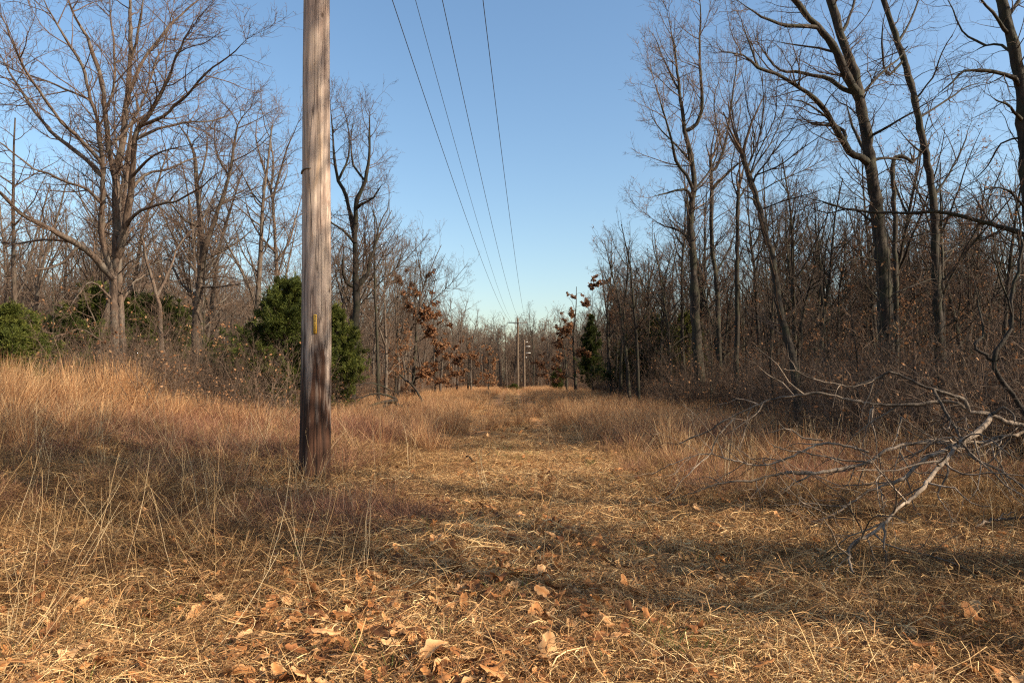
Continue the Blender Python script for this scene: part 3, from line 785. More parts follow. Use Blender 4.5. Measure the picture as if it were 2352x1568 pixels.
def litter_patch(n, size, mat, lmin, lmax, width, lift, tilt=.22, bend=.16):
    S = np.stack([rng.uniform(-size, size, n), rng.uniform(-size, size, n), rng.random(n) ** 1.5 * lift], 1)
    S[:, :2] += .25 * size * np.sin(S[:, 1::-1] * 9 / size)
    az = rng.random(n) * 6.283; tl = rng.normal(size=n) * tilt
    d = np.stack([np.cos(az) * np.cos(tl), np.sin(az) * np.cos(tl), np.sin(tl)], 1)
    L = (lmin + (lmax - lmin) * rng.random(n) ** 1.8)[:, None]
    b1 = rng.normal(size=(n, 3)) * bend * L; b2 = rng.normal(size=(n, 3)) * bend * .5 * L
    k = 5
    u = np.linspace(-1, 1, k)
    P = np.stack([S + d * L * .5 * q + b1 * (1 - q * q) + b2 * (q ** 3 - q) for q in u], 1)
    P[:, :, 2] = np.abs(P[:, :, 2]) * .8 + .002
    W = nrm(np.cross(d, rng.normal(size=(n, 3)) * .6 + np.array([0, 0, 1.])))
    w = width * rng.uniform(.35, 1.5, n)[:, None] * np.array([.7, 1, .95, .8, .35])[None]
    V = np.stack([P - W[:, None] * w[:, :, None] * .5, P + W[:, None] * w[:, :, None] * .5], 2).reshape(-1, 3)
    b = np.arange(n)[:, None] * 2 * k + np.arange(k - 1)[None] * 2
    F = np.stack([b, b + 1, b + 3, b + 2], -1).reshape(-1, 4)
    return mesh_np('straw', V, F, mat, tint=np.repeat(rng.random(n) ** 1.25, 2 * k))

def oak_leaf(seed):
    """a lobed, curled dead leaf about 11 cm long lying on its edges"""
    r = np.random.default_rng(seed)
    n, cols = 15, 7
    t = np.linspace(0, 1, n)
    asp = r.uniform(.7, 1.3); lob = r.uniform(2.3, 3.6)
    wd = asp * .031 * np.sin(np.pi * np.clip(t, .03, 1) ** .75) ** .8 * (.62 + .5 * np.abs(np.sin(np.pi * lob * t + r.random()))) + .0015
    s_ = np.linspace(-1, 1, cols)
    X = t[:, None] * .115 - .057 + .012 * np.abs(s_)[None] * r.uniform(-.5, 1)
    Y = wd[:, None] * s_[None] * np.where(s_ > 0, r.uniform(.7, 1.1), r.uniform(.7, 1.1))[None]
    # roll the blade about its rib and bow it along its length
    ro = r.uniform(10, 34) * r.choice([-1, 1]) * (.4 + .6 * np.sin(np.pi * t + r.random()))[:, None]
    Z = (1 - np.cos(Y * ro)) / np.where(np.abs(ro) < 1, 1, ro)
    Y = np.sin(Y * ro) / np.where(np.abs(ro) < 1e-3, 1, ro)
    Z = Z + r.uniform(-6, 6) * X ** 2 + .005 * np.sin(X * 75 + r.random() * 6) * np.abs(s_)[None] + .0016 * r.normal(size=Y.shape)
    V = np.stack([X, Y, Z], -1).reshape(-1, 3); V[:, 2] -= V[:, 2].min() - .004
    i = np.arange(n - 1)[:, None] * cols + np.arange(cols - 1)[None]
    F = np.stack([i, i + 1, i + cols + 1, i + cols], -1).reshape(-1, 4)
    return mesh_np('leaf', V, F, M_LEAF, tint=np.full(len(V), .5) + .25 * (np.abs(np.tile(s_, n)) - .5))

def stemmesh(n, mat, h, seed):
    r = 0.12
    S = np.stack([rng.normal(size=n) * r, rng.normal(size=n) * r, np.full(n, -.02)], 1)
    D = np.stack([rng.normal(size=n) * .25, rng.normal(size=n) * .25, np.ones(n)], 1)
    P, R = grow(S, D, rng.uniform(*h, n), rng.uniform(.0016, .0030, n), 6, .06, -.02, .4)
    b = spawn(P, R, 3, .55, 1, 30, .15, .05, .14, .01, .0008, 3, .1, 0)
    V, F = tubes([(P, R, 4), (b[0], b[1], 3)])
    return mesh_np('stem', V, F, mat, tint=np.full(len(V), rng.random()))

def sample(n, xr, yr, dens, ybias=1.0):
    """points with probability dens(x,y); denser near the camera with ybias"""
    out, c = [], 0
    while c < n:
        m = 4 * n
        x = rng.uniform(*xr, m); u = rng.random(m) ** ybias
        y = yr[0] + (yr[1] - yr[0]) * u
        x = x * np.minimum(1, (.8 * y + 1.5) / max(abs(xr[0]), abs(xr[1])))
        k = rng.random(m) < dens(x, y)
        out.append(np.stack([x[k], y[k]], 1)); c += k.sum()
        if len(out) > 40: break
    p = np.concatenate(out)[:n]
    return np.column_stack([p, gh(p[:, 0], p[:, 1])])

def patchy(x, y, f, ph):
    return .5 + .25 * np.sin(f * x + ph) * np.cos(f * .8 * y - ph) + .25 * np.sin(f * 1.9 * x - f * 1.3 * y + 2 * ph)

def edge(x, y):
    """0 on the track and the bare foreground, 1 in the standing grass"""
    track = smooth(1.5, 2.3, np.abs(x + .05 * np.sin(y))) 
    fore = smooth(4.0, 6.2, y + .35 * np.abs(x) - .9 * (x < -1.5))
    return track * fore

RZ = lambda n: rng.random(n) * 6.283
TL = lambda n, s: rng.normal(size=(n, 2)) * s

# flattened straw all over the ground
SP = [litter_patch(980, .45, M_STRAW, .02, .17, .0030, .040, .3, .22) for _ in range(4)] + [litter_patch(300, .45, M_STRAW, .06, .32, .0030, .09, .4, .25) for _ in range(2)]
p = np.vstack([sample(1500, (-12, 12), (2.0, 9), lambda x, y: .06 + .9 * patchy(x, y, 2.2, 2.4) ** 1.3, 1.1), sample(2600, (-24, 24), (7, 34), lambda x, y: .1 + .8 * patchy(x, y, 1.4, .4), 1.5)])
scatter('straw_litter', 'flattened pale straw and dead grass matted over the track and foreground', 'dry grass litter', SP, p, RZ(len(p)), rng.uniform(.8, 1.25, len(p)), TL(len(p), .04))
# fallen oak leaves
LP = [oak_leaf(s) for s in range(14)]
p = np.vstack([sample(10500, (-9, 9), (2.0, 9), lambda x, y: (.2 + .8 * patchy(x, y, 1.9, .7) ** 2) * (.55 + .45 * (x < .6)) + .45 * ((x < .3) & (y < 4.8)), 1.2), sample(4200, (-10, 10), (7, 20), lambda x, y: .3 + 0 * x, 1.3)])
p[:, 2] += rng.uniform(.025, .085, len(p))
sl = np.where(rng.random(len(p)) < .22, rng.uniform(.65, 1.25, len(p)), rng.uniform(.18, .60, len(p)))
scatter('fallen_leaves', 'curled brown oak leaves scattered over the straw', 'fallen leaves', LP, p, RZ(len(p)), sl, TL(len(p), .38))

# loose tangles of long straw lying over the low growth on both sides
KP = [litter_patch(190, .5, M_BROWN, .08, .34, .0038, .20, .55, .3) for _ in range(3)]
p = sample(520, (-10, 10), (3.2, 12), lambda x, y: np.clip((x < -1) * .8 + (x > 1.6) * .5, 0, 1) * patchy(x, y, 1.3, 1.7), 1.2)
scatter('tangled_grass', 'loose tangles of long bent straw over the low growth beside the track', 'dry grass litter', KP, p, RZ(len(p)), rng.uniform(.6, 1.1, len(p)), TL(len(p), .12))

def hang(P):
    return np.where((P[:, 0] > 1.2) & (P[:, 0] < 4) & (P[:, 1] > 3.5) & (P[:, 1] < 6.4), .55, 1)

def clumps(c, lo, hi, r):
    n = rng.integers(lo, hi, len(c))
    q = np.repeat(c[:, :2], n, 0) + rng.normal(size=(n.sum(), 2)) * r * np.repeat(rng.uniform(.4, 1.2, len(c)), n)[:, None]
    return np.column_stack([q, gh(q[:, 0], q[:, 1])])

# fine reddish grass
RP = [tuft(80, .10, (.16, .50), (8, 72), .0040, M_RED, k=4, droop=.3) for _ in range(4)]
def d_red(x, y):
    left = (x < -1.3) * edge(x, y) * (.25 + .75 * patchy(x, y, .9, 1.1)) * (.35 + .65 * smooth(6, 8.5, y))
    right = (x > 1.6) * edge(x, y) * .22
    pole = .8 * np.exp(-((x + 1.9) ** 2 / .8 + (y - 6.2) ** 2 / .8))
    return np.clip(left * (1 - .45 * smooth(18, 32, y)) + right + pole, 0, 1)
mounds = np.array([(-4.9, 10.6, 0), (-4.0, 11.4, 0), (-3.4, 12.2, 0), (-5.8, 11.6, 0), (-4.2, 9.4, 0), (-6.6, 10.2, 0), (-3.2, 9.2, 0), (-1.75, 6.3, 0), (-1.45, 6.0, 0), (-2.2, 6.2, 0), (3.6, 8.2, 0), (4.6, 9.4, 0)], float)
p = np.vstack([clumps(mounds, 16, 30, .42), clumps(sample(330, (-12, 12), (3.8, 14), d_red, 1.2), 3, 11, .26), sample(2400, (-18, 18), (10, 34), d_red, 1.3)])
s = rng.uniform(.5, 1.05, len(p)) * np.where(p[:, 1] > 12.5, 1.6, 1) * np.where(p[:, 1] < 7, .8, 1) * np.where(np.arange(len(p)) < 270, 1.25, 1) * np.where((np.abs(p[:, 0] + 2.1) < .7) & (p[:, 1] > 6.4) & (p[:, 1] < 8.2), .6, 1) * hang(p)
scatter('red_lovegrass', 'fine reddish dry grass in soft mounds left of the track', 'dry grass', RP, p, RZ(len(p)), s, TL(len(p), .12))

# tall tawny broomsedge
BP = [tuft(70, .06, (.45, .95), (2, 22), .0058, M_BROOM, k=4, droop=.10) for _ in range(3)] + [tuft(60, .10, (.5, 1.0), (6, 38), .0056, M_BROOM, k=5, droop=.2, dirbias=(.35, 0, 0)) for _ in range(2)]
def d_broom(x, y):
    far_left = smooth(-5.2, -7.5, x) * smooth(6.5, 8.5, y) * (1 - smooth(13, 18, y)) * .8
    left = (x < -2.0) * smooth(9.5, 13, y) * .13 * patchy(x, y, 1.1, 2.2) ** 2
    mid = smooth(12.5, 18, y) * (np.abs(x) < 6.8) * (.05 + .6 * patchy(x, y, 1.2, .4) ** 4) * (.2 + .8 * smooth(1.1, 1.9, np.abs(x)))
    right = (x > 2.0) * smooth(7, 10, y) * .10
    return np.clip(far_left + left + mid + right, 0, 1)
p = np.vstack([sample(620, (-14, 14), (6.5, 24), d_broom, 1.0), sample(2900, (-8, 8), (13, 98), d_broom, 1.5)])
tuf = np.array([((px - 1176) / 1568 * Y, Y, 0) for px, Y in ((1165, 19), (1112, 18), (1290, 18.5), (1305, 20), (945, 12.6), (998, 12.2), (1060, 16), (1400, 15), (1340, 22), (1235, 24), (880, 13.5), (830, 15), (1490, 14), (1560, 12), (1450, 18), (1200, 27), (1080, 26), (560, 13.5), (300, 14), (255, 13.8), (480, 14.5))], float)
p = np.vstack([p, clumps(tuf, 4, 9, .14)])
ht = np.where(p[:, 0] < -7.6, 1.3, .74) * rng.uniform(.7, 1.1, len(p))
s = np.column_stack([np.ones(len(p)), np.ones(len(p)), ht])
scatter('broomsedge_grass', 'tall tawny orange broomsedge standing in tufts', 'tall dry grass', BP, p, np.where(p[:, 0] < -4, rng.normal(size=len(p)) * .8, RZ(len(p))), s, TL(len(p), .07))

# brown dead grass
DP = [tuft(80, .13, (.07, .34), (6, 80), .0046, M_BROWN, k=4, droop=.32, wander=.12) for _ in range(4)]
def d_brown(x, y):
    right = (x > 1.2) * (.6 * smooth(1.4, 2.2, x) + .7 * edge(x, y))
    left = (x < -1.0) * (.20 * smooth(-1.2, -2.4, x) + .45 * edge(x, y))
    mid = (smooth(9, 15, y) * .5 + .12) * (.3 + .7 * smooth(.9, 2.0, np.abs(x)) * (y > 9) + .7 * (y <= 9))
    rut = 1 - .9 * np.exp(-((np.abs(x) - .85) / .42) ** 2) * (y < 75)
    return np.clip(right + left + mid, 0, 1) * rut * (.25 + .75 * patchy(x, y, 2.3, .9))
p = np.vstack([sample(4600, (-12, 12), (2.2, 13), d_brown, 1.25), sample(5200, (-20, 20), (10, 40), d_brown, 1.3), sample(2600, (-9, 9), (36, 108), d_brown, 1.2)])
s = rng.uniform(.6, 1.3, len(p)) * np.where(p[:, 1] < 4.5, .55, 1) * np.where((p[:, 0] > 1) & (p[:, 1] < 8), .9, 1) * np.where(np.abs(p[:, 0]) < 1.6, .75, 1) * hang(p) * np.where(p[:, 1] > 30, 1.1, 1) * np.where((np.abs(p[:, 0]) < 1.5) & (p[:, 1] < 60), .6, 1)
scatter('brown_grass', 'matted brown dead grass along both sides of the track', 'dry grass', DP, p, RZ(len(p)), s, TL(len(p), .15))

# a little green at the roots
GP = [tuft(30, .05, (.05, .16), (5, 60), .0036, M_GREEN, k=3, droop=.2) for _ in range(2)]
p = sample(950, (-9, 9), (2.2, 13), lambda x, y: .1 + .9 * patchy(x, y, 2.1, 3.0) ** 4, 1.2)
scatter('green_sprigs', 'few green grass sprigs showing through the straw', 'green grass', GP, p, RZ(len(p)), rng.uniform(.6, 1.2, len(p)))

# single pale stems
TP = [stemmesh(n, M_STEM, h, 0) for n, h in ((1, (.7, 1.15)), (2, (.5, .9)), (3, (.4, 1.0)), (1, (.5, .8)))]
def d_stem(x, y):
    return np.clip((x < -.9) * (.15 + .85 * edge(x, y) + .75 * ((x > -3.6) & (y > 3.2) & (y < 5.6))) + (x > 1.9) * .7 * edge(x, y) + .03, 0, 1)
p = np.vstack([sample(430, (-9, 9), (3.0, 11), d_stem, 1.2), sample(700, (-12, 12), (9, 30), d_stem, 1.2)])
scatter('dry_stem_grass', 'thin pale dry stems standing above the grass', 'dry stems', TP, p, RZ(len(p)), rng.uniform(.6, 1.1, len(p)) * hang(p), TL(len(p), .22))

# brush under the trees
def brush(n, h, m, leaves):
    S = np.stack([rng.normal(size=n) * .25, rng.normal(size=n) * .25, np.full(n, -.05)], 1)
    D = np.stack([rng.normal(size=n) * .45, rng.normal(size=n) * .45, np.ones(n)], 1)
    A = grow(S, D, rng.uniform(h * .5, h, n), rng.uniform(.006, .012, n), 8, .16, .03, .3)
    B = spawn(*A, 4, .15, 1, 45, .4, .2, .9, .008, .0035, 5, .2, .04)
    C = spawn(*B, 5, .1, 1, 45, .5, .12, .45, .008, .003, 4, .2, .03)
    V, F = tubes([(A[0], A[1], 4), (B[0], B[1], 3), (C[0], C[1], 3)])
    t = np.zeros(len(V)); mats = [m, M_RUSSET]; mi = np.zeros(len(F))
    if leaves:
        i = rng.integers(0, len(C[0]), leaves); c = C[0][i, -1]
        u = nrm(rng.normal(size=(leaves, 3))); v = nrm(np.cross(u, rng.normal(size=(leaves, 3)))); q = .035
        LV = np.stack([c, c + u * q + v * q * .6, c + u * q * 2, c + u * q - v * q * .6], 1).reshape(-1, 3)
        LF = np.arange(leaves)[:, None] * 4 + np.array([[0, 1, 2, 3]]) + len(V)
        V = np.vstack([V, LV]); F = np.vstack([F, LF]); t = np.concatenate([t, np.repeat(rng.random(leaves), 4)]); mi = np.concatenate([mi, np.ones(leaves)])
    return mesh_np('brush', V, F, mats, tint=t, midx=mi)
EB = np.array([(x, y, 0) for x, y in zip(rng.uniform(5.0, 9.5, 60), rng.uniform(2.4, 8.5, 60)) if x > .78 * y + .9], float)  # unseen brush added right of the view to shade the grass there
EB[:, 2] = gh(EB[:, 0], EB[:, 1])
UP = [brush(12, 2.2, TWIG_GREY, 0), brush(14, 1.7, TWIG_DARK, 90), brush(10, 2.8, TWIG_DARK, 40), brush(12, 2.0, TWIG_GREY, 60)]
p = np.vstack([sample(420, (-26, 26), (13, 50), lambda x, y: ((np.abs(x) > 6.3) & (np.abs(x) < 22)) * .9, 1.0),
               sample(250, (-20, 20), (8.5, 24), lambda x, y: ((x > 5.2)) * .9, 1.0), EB, sample(46, (-9.5, 9.5), (13.6, 19), lambda x, y: ((x < -4.6) & (x > -9.5)) * .9, 1.0), sample(260, (-22, 22), (15, 46), lambda x, y: ((x < -6.3) & (x > -15)) * .9, 1.0),
               sample(300, (-16, 16), (45, 106), lambda x, y: (np.abs(x) > 5.8) * 1.0, 1.0), sample(160, (-12, 12), (19, 50), lambda x, y: (x > 5.7) * .9, 1.0),
               sample(420, (-40, 40), (106, 130), lambda x, y: 0 * x + 1, 1.0)])
scatter('undergrowth', 'tangled leafless brush filling the woods under the trees', 'undergrowth', UP, p, RZ(len(p)), rng.uniform(.6, 1.1, len(p)) * np.where(p[:, 1] > 104, 2.0, 1), TL(len(p), .12))

# the far wood closing the clearing
FT = []
for i in range(4):
    tr, cr, lv = forest_tree(rng.uniform(9.5, 11.5), .14, TWIG_GREY, BARK_GREY, limbs=24, t_lo=.12, fork=i % 3, llen=2.6, trop=.14, dens=(2.8, 4.2, 3.0), rmin=.014)
    FT += [tr, cr]
q = []
while len(q) < 2100:
    x, y = rng.uniform(-95, 95), rng.uniform(28, 170)
    if (y > 108 and abs(x) < 75) or (24 < abs(x) < .8 * y + 6 and 40 < y < 108):
        q.append((x, y, 0))
p = np.array(q, float); p = np.repeat(p, 2, 0); p[:, 2] = gh(p[:, 0], p[:, 1])
n2 = len(p) // 2
scatter('woods', 'grey bare woods closing off the far end of the clearing', 'woods', FT, p, np.repeat(RZ(n2), 2), np.repeat(rng.uniform(.8, 1.22, n2), 2),
        idx=(np.repeat(rng.integers(0, 4, n2) * 2, 2) + np.tile([0, 1], n2)))

# ------------------------------------------------------------------ utility poles and wires
def pole_mat():
    m, nt, b = new_mat('weathered_pole_wood')
    tc = N(nt, 'ShaderNodeTexCoord')
    def noise(scale, vec, d=6, r=.6):
        mp = N(nt, 'ShaderNodeMapping'); mp.inputs['Scale'].default_value = vec
        nt.links.new(tc.outputs['Object'], mp.inputs[0])
        n = N(nt, 'ShaderNodeTexNoise'); n.inputs['Scale'].default_value = scale; n.inputs['Detail'].default_value = d; n.inputs['Roughness'].default_value = r
        n.inputs['Distortion'].default_value = .5
        nt.links.new(mp.outputs[0], n.inputs['Vector']); return n
    grain = noise(22, (1, 1, .05), 6, .62)
    fine = noise(70, (1, 1, .05), 3)
    blot = noise(4.5, (1, 1, .30), 6, .65)
    r1 = ramp(nt, [(.28, (.11, .082, .065)), (.42, (.26, .205, .163)), (.58, (.40, .325, .26)), (.75, (.56, .455, .36))])
    nt.links.new(grain.outputs[0], r1.inputs[0])
    r2 = ramp(nt, [(.34, (.70, .60, .58)), (.48, (.98, .93, .93)), (.56, (1.02, .98, .96)), (.68, (1.18, 1.02, .84))])
    nt.links.new(blot.outputs[0], r2.inputs[0])
    m1 = N(nt, 'ShaderNodeMix', data_type='RGBA', blend_type='MULTIPLY'); m1.inputs[0].default_value = 1
    nt.links.new(r1.outputs[0], m1.inputs[6]); nt.links.new(r2.outputs[0], m1.inputs[7])
    # the creosoted foot: dark red-brown with the grey skin worn through it in streaks
    sp = N(nt, 'ShaderNodeSeparateXYZ'); nt.links.new(tc.outputs['Object'], sp.inputs[0])
    foot = N(nt, 'ShaderNodeMapRange'); foot.inputs[1].default_value = .5; foot.inputs[2].default_value = 2.2
    foot.inputs[3].default_value = .24; foot.inputs[4].default_value = -.10
    nt.links.new(sp.outputs[2], foot.inputs[0])
    st = noise(15, (1, 1, .10), 6, .6)
    ad = N(nt, 'ShaderNodeMath', operation='ADD'); nt.links.new(foot.outputs[0], ad.inputs[0]); nt.links.new(st.outputs[0], ad.inputs[1])
    rf = ramp(nt, [(.45, (0, 0, 0)), (.66, (1, 1, 1))]); nt.links.new(ad.outputs[0], rf.inputs[0])
    r3 = ramp(nt, [(.35, (.022, .011, .007)), (.65, (.10, .045, .025))]); nt.links.new(grain.outputs[0], r3.inputs[0])
    m2 = N(nt, 'ShaderNodeMix', data_type='RGBA'); nt.links.new(rf.outputs[0], m2.inputs[0])
    nt.links.new(m1.outputs[2], m2.inputs[6]); nt.links.new(r3.outputs[0], m2.inputs[7])
    # drying cracks
    ck = noise(9, (1.6, 1.6, .045), 2, .5)
    c1 = N(nt, 'ShaderNodeMath', operation='SUBTRACT'); c1.inputs[1].default_value = .5; nt.links.new(ck.outputs[0], c1.inputs[0])
    c2 = N(nt, 'ShaderNodeMath', operation='ABSOLUTE'); nt.links.new(c1.outputs[0], c2.inputs[0])
    rc = ramp(nt, [(.0, (.12, .10, .09)), (.022, (1, 1, 1))]); nt.links.new(c2.outputs[0], rc.inputs[0])
    m3 = N(nt, 'ShaderNodeMix', data_type='RGBA', blend_type='MULTIPLY'); m3.inputs[0].default_value = .8
    nt.links.new(m2.outputs[2], m3.inputs[6]); nt.links.new(rc.outputs[0], m3.inputs[7])
    # knots and nail holes
    mv = N(nt, 'ShaderNodeMapping'); mv.inputs['Scale'].default_value = (1, 1, .55); nt.links.new(tc.outputs['Object'], mv.inputs[0])
    vo = N(nt, 'ShaderNodeTexVoronoi'); vo.inputs['Scale'].default_value = 5.5; nt.links.new(mv.outputs[0], vo.inputs['Vector'])
    rv = ramp(nt, [(.05, (.22, .17, .13)), (.13, (1, 1, 1))]); nt.links.new(vo.outputs['Distance'], rv.inputs[0])
    m4 = N(nt, 'ShaderNodeMix', data_type='RGBA', blend_type='MULTIPLY'); m4.inputs[0].default_value = .85
    nt.links.new(m3.outputs[2], m4.inputs[6]); nt.links.new(rv.outputs[0], m4.inputs[7])
    nt.links.new(m4.outputs[2], b.inputs['Base Color'])
    b.inputs['Roughness'].default_value = .8; b.inputs['Specular IOR Level'].default_value = .2
    hh = N(nt, 'ShaderNodeMath', operation='MULTIPLY'); nt.links.new(grain.outputs[0], hh.inputs[0]); nt.links.new(rc.outputs[0], hh.inputs[1])
    h2 = N(nt, 'ShaderNodeMath', operation='MULTIPLY_ADD'); nt.links.new(fine.outputs[0], h2.inputs[0]); h2.inputs[1].default_value = .4; nt.links.new(hh.outputs[0], h2.inputs[2])
    bp = N(nt, 'ShaderNodeBump'); bp.inputs['Strength'].default_value = .6; bp.inputs['Distance'].default_value = .010
    nt.links.new(h2.outputs[0], bp.inputs['Height']); nt.links.new(bp.outputs[0], b.inputs['Normal'])
    return m
M_POLE = pole_mat()
def flat_mat(name, c, rough=.6, metal=0):
    m, nt, b = new_mat(name)
    n = N(nt, 'ShaderNodeTexNoise'); n.inputs['Scale'].default_value = 30; n.inputs['Detail'].default_value = 4
    r = ramp(nt, [(.3, tuple(v * .75 for v in c)), (.7, tuple(min(1, v * 1.15) for v in c))])
    nt.links.new(n.outputs[0], r.inputs[0]); nt.links.new(r.outputs[0], b.inputs['Base Color'])
    b.inputs['Roughness'].default_value = rough; b.inputs['Metallic'].default_value = metal
    return m
M_POLE2 = bark('brown_pole_wood', (.085, .058, .038), (.27, .19, .125), scale=20, bump=.2)
M_ARM = flat_mat('crossarm_wood', (.10, .09, .08), .85)
M_STEEL = flat_mat('galvanised_steel', (.30, .30, .30), .5, .7)
M_PORC = flat_mat('insulator_glaze', (.16, .13, .11), .25)
M_WIRE = flat_mat('conductor', (.035, .035, .04), .6)
M_TAG = flat_mat('yellow_tag', (.52, .30, .03), .55)
M_INK = flat_mat('black_ink', (.02, .02, .02), .6)
M_PEG = flat_mat('pale_peg', (.62, .60, .55), .5)

def box(cx, cy, cz, sx, sy, sz, rot=0.0):
    v = np.array([[x, y, z] for x in (-1, 1) for y in (-1, 1) for z in (-1, 1)], float) * np.array([sx, sy, sz]) / 2
    c, s = math.cos(rot), math.sin(rot)
    v = np.stack([v[:, 0] * c - v[:, 2] * s, v[:, 1], v[:, 0] * s + v[:, 2] * c], 1)
    f = np.array([[0, 1, 3, 2], [4, 6, 7, 5], [0, 4, 5, 1], [2, 3, 7, 6], [0, 2, 6, 4], [1, 5, 7, 3]])
    return v + np.array([cx, cy, cz]), f

def join(parts):
    V, F, o = [], [], 0
    for v, f in parts:
        V.append(v); F.append(f + o); o += len(v)
    return np.concatenate(V), np.concatenate(F)

def lathe(prof, n, cx=0, cy=0, cz=0):
    P = np.array(prof, float); a = np.arange(n) * 2 * math.pi / n
    V = np.stack([P[:, None, 0] * np.cos(a), P[:, None, 0] * np.sin(a), P[:, None, 1] + 0 * a], -1).reshape(-1, 3)
    i = np.arange(len(P) - 1)[:, None] * n; j = np.arange(n)[None]; j2 = (j + 1) % n
    return V + np.array([cx, cy, cz]), np.stack([i + j, i + j2, i + n + j2, i + n + j], -1).reshape(-1, 4)

def pole_shaft(H, r0, r1, seg=60, n=40, rough=.004):
    z = np.linspace(-.4, H, seg); a = np.arange(n) * 2 * math.pi / n
    r = r0 + (r1 - r0) * np.clip(z / H, 0, 1)
    rr = r[:, None] * (1 + .012 * np.sin(3 * a + 1)[None] + .008 * np.sin(7 * a + 2 + z[:, None] * .2) + rough * rng.normal(size=(seg, n)))
    ax, ay = .012 * np.sin(z * .8 + .5), .010 * np.sin(z * .6)
    V = np.stack([rr * np.cos(a) + ax[:, None], rr * np.sin(a) + ay[:, None], z[:, None] + 0 * a], -1).reshape(-1, 3)
    i = np.arange(seg - 1)[:, None] * n; j = np.arange(n)[None]; j2 = (j + 1) % n
    F = np.stack([i + j, i + j2, i + n + j2, i + n + j], -1).reshape(-1, 4)
    # top
    top = len(V); V = np.vstack([V, [[ax[-1], ay[-1], H + .03]]])
    k = (seg - 1) * n
    FT = np.stack([k + np.arange(n), k + (np.arange(n) + 1) % n, np.full(n, top), np.full(n, top)], -1)
    return V, np.vstack([F, FT[:, [0, 1, 2, 2]]])

INS = [(.0, 0), (.016, 0), (.016, .10), (.05, .11), (.055, .14), (.035, .16), (.045, .19), (.03, .22), (.012, .24), (0, .24)]
def hardware(o, H, arm_z, arm_w, slots):
    V, F = box(0, -.17, arm_z, arm_w, .10, .125)
    link('crossarm', mesh_np('crossarm', V, F, M_ARM), o)
    for s in (-1, 1):
        L = math.hypot(.62, .42)
        V, F = box(s * .34, -.235, arm_z - .27, L, .012, .035, -s * math.atan2(.42, .62) * -1)
        link('brace', mesh_np('brace', V, F, M_STEEL), o)
    for x, z in slots:
        V, F = lathe(INS, 12, x, -.17 if z < H - .05 else 0, z)
        link('insulator', mesh_np('insulator', V, F, M_PORC), o)

NEAR = np.array([-2.24, 7.8, 0]); NEAR[2] = float(gh(NEAR[0], NEAR[1]))
FARP = np.array([(1189 - 1176) / 1568 * 99, 99.0, 0]); FARP[2] = float(gh(FARP[0], FARP[1]))
np_ = thing('utility_pole', 'big weathered wooden utility pole with dark stained foot beside the track', 'utility pole', tuple(NEAR))
np_.rotation_euler = (0, math.radians(-.5), 0)
V, F = pole_shaft(12.1, .174, .120, seg=150, n=56)
link('shaft', mesh_np('shaft', V, F, M_POLE), np_)
hardware(np_, 12.1, 11.75, 2.7, [(-1.22, 11.82), (-.62, 11.82), (.0, 12.1), (1.22, 11.82)])
# yellow number tag on the face towards the track
tz0 = float(pt(735, 766, 7.63)[2] - NEAR[2]); tz1 = float(pt(735, 722, 7.63)[2] - NEAR[2])
ta = math.radians(-74)
tr_ = .174 + (.120 - .174) * tz0 / 12.1 + .004
V, F = box(0, 0, (tz0 + tz1) / 2, .036, .004, tz1 - tz0)
tagm = link('number_tag', mesh_np('number_tag', V, F, M_TAG), np_, (tr_ * math.cos(ta), tr_ * math.sin(ta), 0))
tagm.rotation_euler = (0, 0, ta + math.pi / 2)
segs = []
H_ = (tz1 - tz0)
glyphs = ['L', 'T', '7', '1', '0', '3', '2']
def stroke(x, z, w, h): segs.append(box(x, -.0032, z, w, .0012, h))
for gi_, g in enumerate(glyphs):
    zc = tz0 + H_ * (.16 + .115 * gi_)
    stroke(0, zc, .020, .0045)
    if g in 'LT7': stroke(.008 if g != 'T' else 0, zc + .008, .0045, .014)
    if g in '032': stroke(0, zc + .015, .020, .0045); stroke(.0085, zc + .0075, .0045, .012)
    if g in '0': stroke(-.0085, zc + .0075, .0045, .012)
stroke(0, tz0 + H_ * .055, .008, .008)
V, F = join(segs)
link('lettering', mesh_np('lettering', V, F, M_INK), tagm)
# the old cut across the left of the shaft
zc = float(pt(716, 390, 7.62)[2] - NEAR[2]); rr = .174 + (.120 - .174) * zc / 12.1
a = np.radians(np.linspace(-165, -95, 16))
P = np.stack([(rr + .002) * np.cos(a) + .012 * math.sin(zc * .8 + .5), (rr + .002) * np.sin(a), zc + .03 * np.sin(np.linspace(0, 2.2, 16))], -1)
V, F = tubes([(P[None], np.linspace(.013, .005, 16)[None], 6)])
link('scar', mesh_np('scar', V, F, M_ARM), np_)

fp = thing('utility_pole', 'far crossarm utility pole carrying the wires at the end of the clearing', 'utility pole', tuple(FARP))
V, F = pole_shaft(10.45, .22, .15, seg=30, n=16)
link('shaft', mesh_np('shaft', V, F, M_POLE2), fp)
hardware(fp, 10.45, 9.75, 2.7, [(-1.22, 9.82), (-.85, 9.82), (0, 10.45), (1.15, 9.82)])
sp_ = np.array([(1204 - 1176) / 1568 * 96, 96.0, 0]); sp_[2] = float(gh(sp_[0], sp_[1]))
p2 = thing('utility_pole', 'shorter bare pole with pale pegs beside the far crossarm pole', 'utility pole', tuple(sp_))
V, F = pole_shaft(7.0, .17, .13, seg=24, n=14)
link('shaft', mesh_np('shaft', V, F, M_POLE2), p2)
for z, L in ((6.75, .35), (6.1, .7), (5.2, .75), (4.55, .25)):
    V, F = box(.15 + L / 2, 0, z, L, .07, .07)
    link('peg', mesh_np('peg', V, F, M_PEG), p2)

